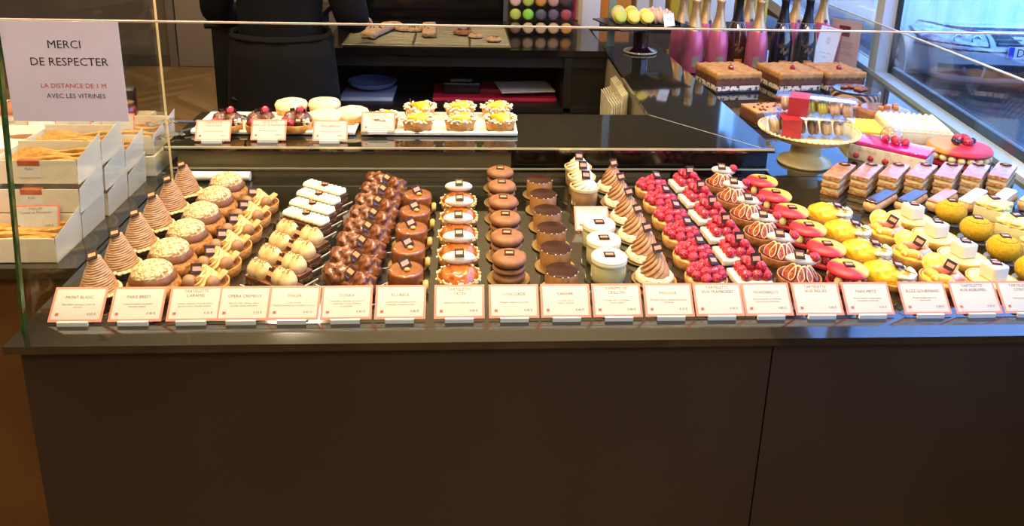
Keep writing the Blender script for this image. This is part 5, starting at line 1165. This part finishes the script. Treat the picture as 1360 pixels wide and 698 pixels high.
g = G(); g.rbox((0.21, 0.16, 0.055), 0.003, (0, 0, 0.0275)); o = part('white_carton_box', g, m_box, None, (-0.872, 2.002, ZS)); tag(o, 'plain white box under the large pastry box at the rear', 'box')
t = thing('white_cake_box', 'flat white box with brown oval sticker behind the tall stack', 'box', (-1.06, 1.80, ZS+0.002)); g = G(); g.rbox((0.24, 0.20, 0.15), 0.003, (0, 0, 0.075)); part('carton', g, m_box, t)
g = G(); g.ell((0.05, 0.018, 0.0008), (0.075, -0.02, 0.1508), 24, 6); part('oval_sticker', g, M('brown_sticker', '8a5236', rough=0.5), t)
t = thing('patterned_bag', 'orange and white patterned carton at the glass edge', 'box', (-1.055, 1.60, ZS)); g = G(); g.rbox((0.16, 0.10, 0.15), 0.003, (0, 0, 0.075)); part('carton', g, M('orange_white_pattern', 'c86a34', 'efe0c8', rough=0.6, scale=22, ramp=(0.49, 0.51)), t); g = G(); g.box((0.161, 0.101, 0.012), (0, 0, 0.144)); part('carton_lid', g, m_box, t, smooth=False)
# rear table of breads and jars
bt = thing('bread_table', 'side table behind the white boxes holding rolls and jars', 'table', (-1.40, 2.32, 0))
g = G(); g.rbox((0.86, 0.32, 0.04), 0.003, (0, 0, 0.85)); part('table_top', g, M('pale_table_top', 'b9a27a', rough=0.5), bt)
g = G(); g.box((0.8, 0.28, 0.829), (0, 0, 0.4147)); part('table_base', g, m_panel, bt, smooth=False)
m_roll = M('bread_crust', 'b06a38', '8a4a22', rough=0.6, scale=30)
for i, (px, py) in enumerate(((6, 128), (14, 140), (2, 148), (19, 152))):
    t = thing('bread_roll', 'brown bread roll behind the upper corner of the paper sign', 'bread', ((-1.23, 2.22, 0.8705), (-1.37, 2.34, 0.8705), (-1.42, 2.22, 0.8705), (-1.24, 2.34, 0.8705))[i], 0.3, 'bread rolls'); g = G(); g.ell((0.065, 0.04, 0.034), (0, 0, 0.033), 24, 14); g.noise(0.006, 30, i); part('crust', g, m_roll, t); g = G()
    for k in range(3): g.tube([(-0.02+0.02*k, -0.02, 0.062), (-0.015+0.02*k, 0.0, 0.067), (-0.01+0.02*k, 0.02, 0.062)], 0.003, 6)
    part('score_marks', g, M('pale_crumb', 'd8b47c', rough=0.8), t)
for i, (px, py) in enumerate(((182, 152), (197, 150), (206, 146))):
    t = thing('jam_jar', ['red jam jar beside the paper sign', 'red jam jar in the middle of three by the sign', 'red jam jar nearest the glass edge'][i], 'jar', (-1.12+0.055*i, 2.26+0.05*i, 0.8705), 0, 'jam jars'); g = G(); g.lathe([(0, 0), (0.024, 0), (0.026, 0.005), (0.026, 0.045), (0.022, 0.05), (0, 0.05)], 28); part('jar_body', g, M('red_jam', '6a1a16', '7e2a1c', rough=0.1, scale=20, coat=0.8), t); g = G(); g.lathe([(0, 0.05), (0.024, 0.05), (0.024, 0.06), (0.022, 0.062), (0, 0.062)], 28); part('jar_lid', g, M('copper_lid', '8a5a38', rough=0.3, metal=0.6), t)
t = thing('black_box', 'small black box standing behind the jam jars', 'box', (-1.06, 2.425, 0.8705), R(15)); g = G(); g.rbox((0.10, 0.06, 0.085), 0.003, (0, 0, 0.0425)); part('carton', g, m_black, t); g = G(); g.box((0.101, 0.061, 0.01), (0, 0, 0.075)); part('carton_lid', g, M('dark_lid', '2a2622', rough=0.4), t, smooth=False)
for (px, py, y, ti, de, pr, lab, w) in ((14, 184, 1.86, 'SABLÉS', 'Fleur de sel', '5.50 €', 'price card beside the green glass edge, behind the boxes', 0.085), (98, 187, 1.86, 'TUILES', 'Amandes', '5.80 €', 'price card under the middle of the paper sign', 0.085), (157, 179, 1.995, 'MERINGUES', 'Vanille', '5.00 €', 'price card leaning in the large rear pastry box', 0.085)):
    q = aty(px, py, y); price_card(ti, de, pr, (q.x, y, q.z), w=w, h=0.055, tilt=12, label=lab, stand=False)
q = aty(52, 306, 1.535); price_card('PAILLES\nComté et Parmesan', '', '6.00 €', (q.x, 1.525, q.z), w=0.09, h=0.056, tilt=14, rz=R(4), label='PAILLES price card leaning on the nearest boxes', stand=False)
# ---------------------------------------------------------------- vendor
def skin(name, pts, edges, mat, parent=None, sub=2, root=0):
    me = bpy.data.meshes.new(name); me.from_pydata([p[0] for p in pts], edges, []); me.update()
    o = bpy.data.objects.new(name, me); COL.objects.link(o)
    md = o.modifiers.new('skin', 'SKIN'); md.use_smooth_shade = True
    sv = me.skin_vertices[0].data
    for i, p in enumerate(pts): sv[i].radius = p[1] if isinstance(p[1], tuple) else (p[1], p[1]); sv[i].use_root = (i == root)
    s = o.modifiers.new('sub', 'SUBSURF'); s.levels = sub; s.render_levels = sub
    dg = bpy.context.evaluated_depsgraph_get(); dg.update(); m2 = bpy.data.meshes.new_from_object(o.evaluated_get(dg))
    bpy.data.objects.remove(o); m2.name = name; m2.materials.clear(); m2.materials.append(mat)
    m2.polygons.foreach_set('use_smooth', [True]*len(m2.polygons))
    r = bpy.data.objects.new(name, m2); COL.objects.link(r)
    if parent: r.parent = parent
    return r
VX, VY = -0.62, 2.72
vd = thing('person', 'person in black clothes and long apron standing behind the worktop, facing away', 'person', (VX, VY, 0), R(-8))
m_skin = M('warm_skin', 'c8966e', 'bd8a62', rough=0.5, scale=12, sss=0.1); m_cloth = M('black_cotton', '060505', '090708', spec=0.15, rough=0.9, scale=30, bump=0.3, bscale=60); m_apr = M('black_apron', '0a0806', '0d0a07', spec=0.15, rough=0.9, scale=20)
P = []; E_ = []
def vadd(co, r, link=None):
    P.append((co, r)); i = len(P)-1
    if link is not None: E_.append((link, i))
    return i
pel = vadd((0, 0, 0.95), (0.13, 0.10)); wai = vadd((0, 0, 1.10), (0.115, 0.09), pel); che = vadd((0, 0.02, 1.30), (0.135, 0.10), wai); shm = vadd((0, 0.03, 1.43), (0.10, 0.07), che); nek = vadd((0, 0.045, 1.52), 0.052, shm)
hb = vadd((0, 0.06, 1.58), (0.06, 0.068), nek); hm = vadd((0, 0.07, 1.65), (0.076, 0.092), hb); htp = vadd((0, 0.065, 1.72), (0.060, 0.072), hm)
for s in (-1, 1):
    sh = vadd((s*0.17, 0.03, 1.41), 0.056, shm); el = vadd((s*0.25, 0.00 if s > 0 else 0.05, 1.13), 0.042, sh); wr = vadd((s*0.20, 0.24, 1.10), 0.028, el); pa = vadd((s*0.185, 0.31, 1.085), (0.036, 0.016), wr)
    for k in range(4):
        a = vadd((s*(0.185-0.024+0.016*k), 0.365+0.006*(1.5-abs(k-1.5)), 1.075), 0.0092, pa); b = vadd((s*(0.185-0.026+0.017*k), 0.395+0.01*(1.5-abs(k-1.5)), 1.062), 0.0082, a); vadd((s*(0.185-0.027+0.0175*k), 0.41+0.012*(1.5-abs(k-1.5)), 1.045), 0.0072, b)
    a = vadd((s*0.155, 0.30, 1.075), 0.0105, pa); b = vadd((s*0.138, 0.33, 1.065), 0.0092, a); vadd((s*0.135, 0.352, 1.055), 0.008, b)
    hp = vadd((s*0.09, 0, 0.74), 0.078, pel); kn = vadd((s*0.10, 0.01, 0.50), 0.055, hp); an = vadd((s*0.10, -0.01, 0.09), 0.038, kn); vadd((s*0.11, 0.10, 0.045), (0.036, 0.028), an)
skin('body', P, E_, m_skin, vd)
sp = [((0, 0, 0.93), (0.165, 0.125)), ((0, 0, 1.10), (0.15, 0.115)), ((0, 0.02, 1.30), (0.165, 0.125)), ((0, 0.03, 1.44), (0.115, 0.082)), ((0, 0.042, 1.49), 0.065), ((-0.17, 0.03, 1.41), 0.075), ((-0.255, 0.05, 1.13), 0.062), ((-0.21, 0.19, 1.105), 0.046), ((0.17, 0.03, 1.41), 0.075), ((0.255, 0.0, 1.13), 0.062), ((0.21, 0.19, 1.105), 0.046)]
skin('jacket', sp, [(0, 1), (1, 2), (2, 3), (3, 4), (3, 5), (5, 6), (6, 7), (3, 8), (8, 9), (9, 10)], m_cloth, vd, root=0)
tp = [((0, 0, 0.94), (0.125, 0.10)), ((-0.095, 0, 0.72), 0.092), ((-0.10, 0.01, 0.5), 0.072), ((-0.10, -0.01, 0.07), 0.062), ((0.095, 0, 0.72), 0.092), ((0.10, 0.01, 0.5), 0.072), ((0.10, -0.01, 0.07), 0.062)]
skin('trousers', tp, [(0, 1), (1, 2), (2, 3), (0, 4), (4, 5), (5, 6)], M('black_trousers', '0b0a0c', rough=0.85), vd)
g = G(); n = 24; V = []; Fc = []
for j, (z, rx, ry) in enumerate(((1.09, 0.168, 0.132), (1.0, 0.178, 0.142), (0.85, 0.19, 0.155), (0.6, 0.20, 0.165), (0.35, 0.21, 0.17))):
    for i in range(n+1):
        a = R(85)+2*PI*1.0*i/n; k = 1+0.02*math.sin(a*9+z*4)
        V.append((rx*k*math.cos(a), 0.005+ry*k*math.sin(a), z))
for j in range(4):
    for i in range(n): a = j*(n+1)+i; Fc.append((a, a+1, a+n+2, a+n+1))
g.add(V, Fc); o = part('apron', g, m_apr, vd); md = o.modifiers.new('thick', 'SOLIDIFY'); md.thickness = 0.004
g = G(); g.tube([(0.171*math.cos(a), 0.003+0.136*math.sin(a), 1.075) for a in [2*PI*i/40 for i in range(41)]], [0.006]*41, 8); part('apron_strings', g, m_apr, vd)
for s in (-1, 1):
    g = G(); g.ell((0.045, 0.125, 0.075), (s*0.108, 0.05, 0.0), 20, 14, zmin=0.0); part('shoe', g, m_black, vd)
g = G(); g.ell((0.086, 0.104, 0.10), (0, 0.055, 1.675), 28, 16, zmin=-0.75)
for i, v in enumerate(g.v):
    if v[1] > 0.13 and v[2] < 1.72: g.v[i] = (v[0], 0.125, v[2])
part('hair', g.noise(0.005, 40, 3), M('dark_hair', '1c1210', '2a1a14', rough=0.5, scale=80), vd)
g = G()
for s in (-1, 1): g.ell((0.010, 0.022, 0.032), (s*0.079, 0.07, 1.645), 12, 10)
g.ell((0.012, 0.018, 0.02), (0, 0.165, 1.635), 12, 10); part('ears_and_nose', g, m_skin, vd)
for s in (-1, 1): g = G(); g.ell((0.012, 0.008, 0.009), (s*0.031, 0.152, 1.665), 12, 8); part('eye', g, M('eye_white', 'e8e2d8', rough=0.2), vd)
g = G(); g.ell((0.024, 0.008, 0.007), (0, 0.155, 1.597), 14, 8); part('mouth', g, M('lips', 'a85a50', rough=0.4), vd)
# ---------------------------------------------------------------- car outside
pn = at(1377, 63, 0.485)
car = thing('car', 'silver car parked outside the shop window, front towards the shop', 'car', (pn.x, pn.y, -0.02), 0)
car.scale = (0.86, 0.86, 0.86); bd = Vector((0.02, 1.0, 0)).normalized()      # from nose to tail
car.rotation_euler = (0, 0, math.atan2(bd.y, bd.x)-PI/2)
def lerp(tab, s):
    for (a, b), (c, d) in zip(tab, tab[1:]):
        if s <= c: u = (s-a)/(c-a); return b+(d-b)*u
    return tab[-1][1]
def c_half(s): return 0.875*(max(0.0, 1-(max(0, 1-s/0.62))**2.6))**(1/2.6) if s < 0.62 else 0.875-0.06*max(0, (s-3.2))
def c_top(s):
    if s < 0.5: return 0.50+0.22*(max(0, 1-(1-s/0.5)**2.4))**(1/2.4)
    return lerp([(0.5, 0.72), (1.15, 0.92), (1.95, 1.42), (2.6, 1.47), (3.3, 1.40), (3.95, 1.02), (4.2, 0.9)], s)
def c_bot(s): return 0.50-0.30*(max(0, 1-(max(0, 1-s/0.25))**2.4))**(1/2.4) if s < 0.25 else 0.20
NU, NV = 260, 200
US = [4.2*((i/NU)**2.2) for i in range(NU+1)]
def sec(s, v):
    w, zt, zb = c_half(s), c_top(s), c_bot(s); zm = min(0.54, (zt+zb)/2+0.02*0)
    a = 2*PI*v; ca, sa = math.cos(a), math.sin(a)
    e = 0.36
    x = w*math.copysign(abs(ca)**e, ca)
    if sa >= 0:
        cab = max(0, (zt-1.0)/0.47) if s > 1.15 else 0
        z = zm+(zt-zm)*abs(sa)**(0.62)
        if cab > 0 and z > 0.92: x *= 1-0.24*(z-0.92)/0.5
    else: z = zm-(zm-zb)*abs(sa)**0.45
    return Vector((x, s, z))
V = [sec(max(1e-4, s), j/NV) for s in US for j in range(NV)]
Fc = []; 
for i in range(NU):
    for j in range(NV):
        k = (j+1) % NV; Fc.append((i*NV+j, (i+1)*NV+j, (i+1)*NV+k, i*NV+k))
cen = [sum((V[q] for q in f), Vector())/4 for f in Fc]
nor = []
for f in Fc:
    n = (V[f[2]]-V[f[0]]).cross(V[f[3]]-V[f[1]]); n = n.normalized() if n.length > 0 else Vector((0, -1, 0))
    nor.append(n)
if nor[NU//2*NV+NV//4].z < 0: Fc = [tuple(reversed(f)) for f in Fc]; nor = [-n for n in nor]
wheels = [(0.86, 0.30), (3.42, 0.30)]
def in_arch(c): return abs(c.x) > 0.60 and any((c.y-y)**2+(c.z-z)**2 < 0.345**2 for y, z in wheels)
m_car = M('silver_paint', 'b4bcc8', 'aeb7c4', rough=0.25, metal=0.35, scale=3, coat=0.8); m_drk = M('black_plastic', '14161c', rough=0.5); m_lens = M('headlamp_lens', 'c8d4e2', '8e9aae', rough=0.05, scale=14, coat=1.0, metal=0.3)
def surf_y(x, z): return min((abs(c.x-x)+abs(c.z-z), c.y) for c, n in zip(cen, nor) if c.y < 0.9 and n.y < 0)[1]
def patch(name, pred, off, mat, parent=car):
    g = G(); ids = {}; vv = []; ff = []
    for fi, f in enumerate(Fc):
        if pred(cen[fi], nor[fi]):
            q = []
            for v in f:
                if v not in ids: ids[v] = len(vv); vv.append([V[v].copy(), Vector()])
                vv[ids[v]][1] += nor[fi]; q.append(ids[v])
            ff.append(tuple(q))
    if not ff: return None
    g.add([tuple(p+n.normalized()*off) for p, n in vv], ff); return part(name, g, mat, parent)
patch('body', lambda c, n: not in_arch(c), 0, m_car)
def lampz(c): # frontal headlamp outline
    u = (abs(c.x)-0.41)/(0.83-0.41)
    return 0 <= u <= 1 and c.y < 0.62 and (0.575+0.01*u) < c.z < (0.672+0.035*u)
for s in (-1, 1):
    patch('headlight_rim', lambda c, n, s=s: c.x*s > 0 and any(lampz(c+Vector((dx, 0, dz))) for dx in (-.016, 0, .016) for dz in (-.013, 0, .013)), 0.003, m_drk)
    patch('headlight', lambda c, n, s=s: c.x*s > 0 and lampz(c), 0.006, m_lens)
    for (lx, ly, r_) in ((0.50, 0, 0.036), (0.63, 0, 0.032)):
        g = G(); g.lathe([(r_, -0.004), (r_+0.008, 0), (r_, 0.006), (r_*0.5, -0.012), (0, -0.014)], 24, T=Matrix.Translation((s*lx, surf_y(lx, 0.628)-0.012, 0.628)) @ Matrix.Rotation(R(90), 4, 'X')); part('lamp_reflector', g, M('chrome', 'd8dce4', rough=0.1, metal=1.0), car)
    patch('grille', lambda c, n, s=s: 0.09 < c.x*s < 0.345 and c.y < 0.5 and 0.58 < c.z < 0.668+0.03*(c.x*s-0.09), 0.004, m_drk)
    patch('fog_recess', lambda c, n, s=s: 0.42 < c.x*s < 0.74 and c.y < 0.6 and 0.30 < c.z < 0.41, 0.004, m_drk)
    g = G(); g.ell((0.03, 0.012, 0.028), (s*0.56, surf_y(0.56, 0.355), 0.355), 16, 10); part('fog_lamp', g, M('fog_lens', '4a505c', rough=0.1), car)
    g = G(); g.rbox((0.09, 0.16, 0.11), 0.04, (s*0.98, 1.55, 1.0), k=3); part('wing_mirror', g, m_car, car)
for z in (0.605, 0.635):
    for s in (-1, 1): g = G(); g.tube([(s*0.10, surf_y(0.1, z)-0.006, z), (s*0.22, surf_y(0.22, z)-0.006, z), (s*0.33, surf_y(0.33, z)-0.006, z)], 0.007, 6); part('grille_slat', g, M('grey_slat', '6a6e78', rough=0.4), car)
patch('bumper_strip', lambda c, n: c.y < 0.7 and 0.525 < c.z < 0.538 and abs(c.x) < 0.86, 0.006, m_drk)
patch('lower_intake', lambda c, n: c.y < 0.35 and 0.29 < c.z < 0.42 and abs(c.x) < 0.40, 0.004, m_drk)
patch('windscreen', lambda c, n: 1.22 < c.y < 1.92 and n.z > 0.5 and abs(c.x) < 0.62, 0.006, M('car_glass', '1c2430', rough=0.03, coat=1.0))
patch('side_windows', lambda c, n: 1.5 < c.y < 3.5 and 0.98 < c.z < 1.33 and abs(n.x) > 0.55, 0.006, MATS['car_glass'])
patch('hood_seam', lambda c, n: c.y < 0.9 and abs(c.z-(0.70+0.0*abs(c.x))) < 0.006 and abs(c.x) < 0.62, 0.003, m_drk)
g = G(); g.rbox((0.52, 0.012, 0.11), 0.004, (0, -0.012, 0.535)); pl = part('number_plate', g, M('plate_white', 'd8dce4', rough=0.4), car)
g = G(); g.box((0.05, 0.002, 0.108), (-0.233, -0.0195, 0.535)); part('blue_band', g, M('plate_blue', '1c34b0', rough=0.4), pl, smooth=False)
lettering('lettering', 'DV', 0.105, m_ink, pl, (-0.115, -0.0195, 0.532), (R(90), 0, 0))
for (y, z) in wheels:
    for s in (-1, 1):
        w = G(); w.lathe([(0.19, -0.09), (0.28, -0.095), (0.315, -0.07), (0.318, 0.07), (0.28, 0.095), (0.20, 0.09), (0.19, 0.05)], 48, T=Matrix.Translation((s*0.765, y, z)) @ Matrix.Rotation(R(90*s), 4, 'Y')); wh = part('wheel', w, M('tyre_rubber', '17181c', rough=0.8), car)
        g = G(); T0 = Matrix.Translation((s*0.765, y, z)) @ Matrix.Rotation(R(90*s), 4, 'Y')
        g.lathe([(0.17, 0.05), (0.195, 0.088), (0.205, 0.092), (0.205, 0.06)], 48, T=T0); g.lathe([(0, 0.08), (0.04, 0.085), (0.045, 0.06), (0, 0.06)], 24, T=T0)
        for k in range(7):
            g.box((0.16, 0.042, 0.02), (0.11, 0, 0.07), T=T0 @ Matrix.Rotation(2*PI*k/7, 4, 'Z'))
        part('alloy_rim', g, M('alloy', '9aa2b0', rough=0.3, metal=0.7), wh)
        g = G(); g.lathe([(0.335, 0.0), (0.352, 0.004), (0.365, 0.0), (0.352, -0.01)], 48, T=Matrix.Translation((s*0.872, y, z)) @ Matrix.Rotation(R(90*s), 4, 'Y')); 
        g.v = [v for v in g.v]; keep = [i for i, f in enumerate(g.f) if sum(g.v[q][2] for q in f)/len(f) > 0.2]; g.f = [g.f[i] for i in keep]; g.m = [g.m[i] for i in keep]
        part('arch_lip', g, m_car, car)
        g = G(); g.lathe([(0, 0), (0.345, 0), (0.345, 0.25)], 40, T=Matrix.Translation((s*0.58, y, z)) @ Matrix.Rotation(R(90*s), 4, 'Y')); part('wheel_well', g, m_drk, car)
# ---------------------------------------------------------------- light
def area(name, loc, size, power, col, rot=(0, 0, 0), shape='DISK', sy=None, spread=PI):
    l = bpy.data.lights.new(name, 'AREA'); l.shape = shape; l.size = size
    if sy: l.size_y = sy
    l.energy = power; l.color = col; l.spread = spread
    o = bpy.data.objects.new(name, l); COL.objects.link(o); o.location = loc; o.rotation_euler = rot
    return o
WARM = (1.0, 0.79, 0.54)
for i, (x, y, p) in enumerate(((-0.75, 1.35, 9.5), (-0.25, 1.1, 10.5), (0.3, 1.15, 10.5), (0.85, 1.3, 9), (-0.5, 1.95, 9), (0.2, 2.0, 9), (0.95, 2.05, 13))):
    area('ceiling_spot', (x, y, 2.72), 0.09, p, WARM, spread=R(120))
for (x, y, p) in ((-1.0, 4.4, 20), (-2.4, 5.6, 26), (-0.4, -0.7, 34), (0.5, -1.0, 30), (-1.8, 0.8, 20), (-1.6, 2.5, 14)): area('room_fill_light', (x, y, 2.7), 0.35, p, WARM)  # unseen warm fill lights, added to raise the ambient level
for (x, y, p) in ((-0.6, 0.2, 34), (0.4, 3.6, 24), (-1.6, 3.0, 24), (-0.6, 5.4, 40), (0.9, 5.0, 22)): area('ceiling_fill_uplight', (x, y, 2.15), 2.4, p, WARM, rot=(PI, 0, 0))  # added uplights without a real cove, brighten the ceiling that the stone reflects
for (s, L) in ((-0.4, 3.2), (3.27, 3.8)):
    l = bpy.data.lights.new('window_portal', 'AREA'); l.shape = 'RECTANGLE'; l.size = L; l.size_y = 1.65; l.cycles.is_portal = True
    o = bpy.data.objects.new('window_portal', l); COL.objects.link(o); p = wpt(s, 0.10); o.location = (p[0], p[1], 1.71)
    o.rotation_euler = Matrix((( -WU.x, 0, WN.x), (-WU.y, 0, WN.y), (0, 1, 0))).to_euler()
w = bpy.data.worlds.new('world'); SC.world = w; w.use_nodes = True
nt = w.node_tree; N = nt.nodes; L_ = nt.links; bg = N['Background']
tc = N.new('ShaderNodeTexCoord'); sp_ = N.new('ShaderNodeSeparateXYZ'); rp = N.new('ShaderNodeValToRGB')
rp.color_ramp.elements[0].position = 0.0; rp.color_ramp.elements[0].color = (0.55, 0.64, 0.82, 1); rp.color_ramp.elements[1].position = 0.32; rp.color_ramp.elements[1].color = (0.18, 0.48, 1.4, 1)
L_.new(tc.outputs['Generated'], sp_.inputs[0]); L_.new(sp_.outputs['Z'], rp.inputs['Fac']); L_.new(rp.outputs['Color'], bg.inputs['Color']); bg.inputs['Strength'].default_value = 4.5
SC.view_settings.view_transform = 'Standard'; SC.view_settings.look = 'None'; SC.view_settings.gamma = 1.0; SC.view_settings.use_curve_mapping = False; SC.view_settings.exposure = 0.13
SC.cycles.use_denoising = True
SC.cycles.max_bounces = 8; SC.cycles.transparent_max_bounces = 24; SC.cycles.glossy_bounces = 4; SC.cycles.diffuse_bounces = 3
SC.cycles.sample_clamp_indirect = 4.0; SC.cycles.caustics_reflective = False; SC.cycles.caustics_refractive = False
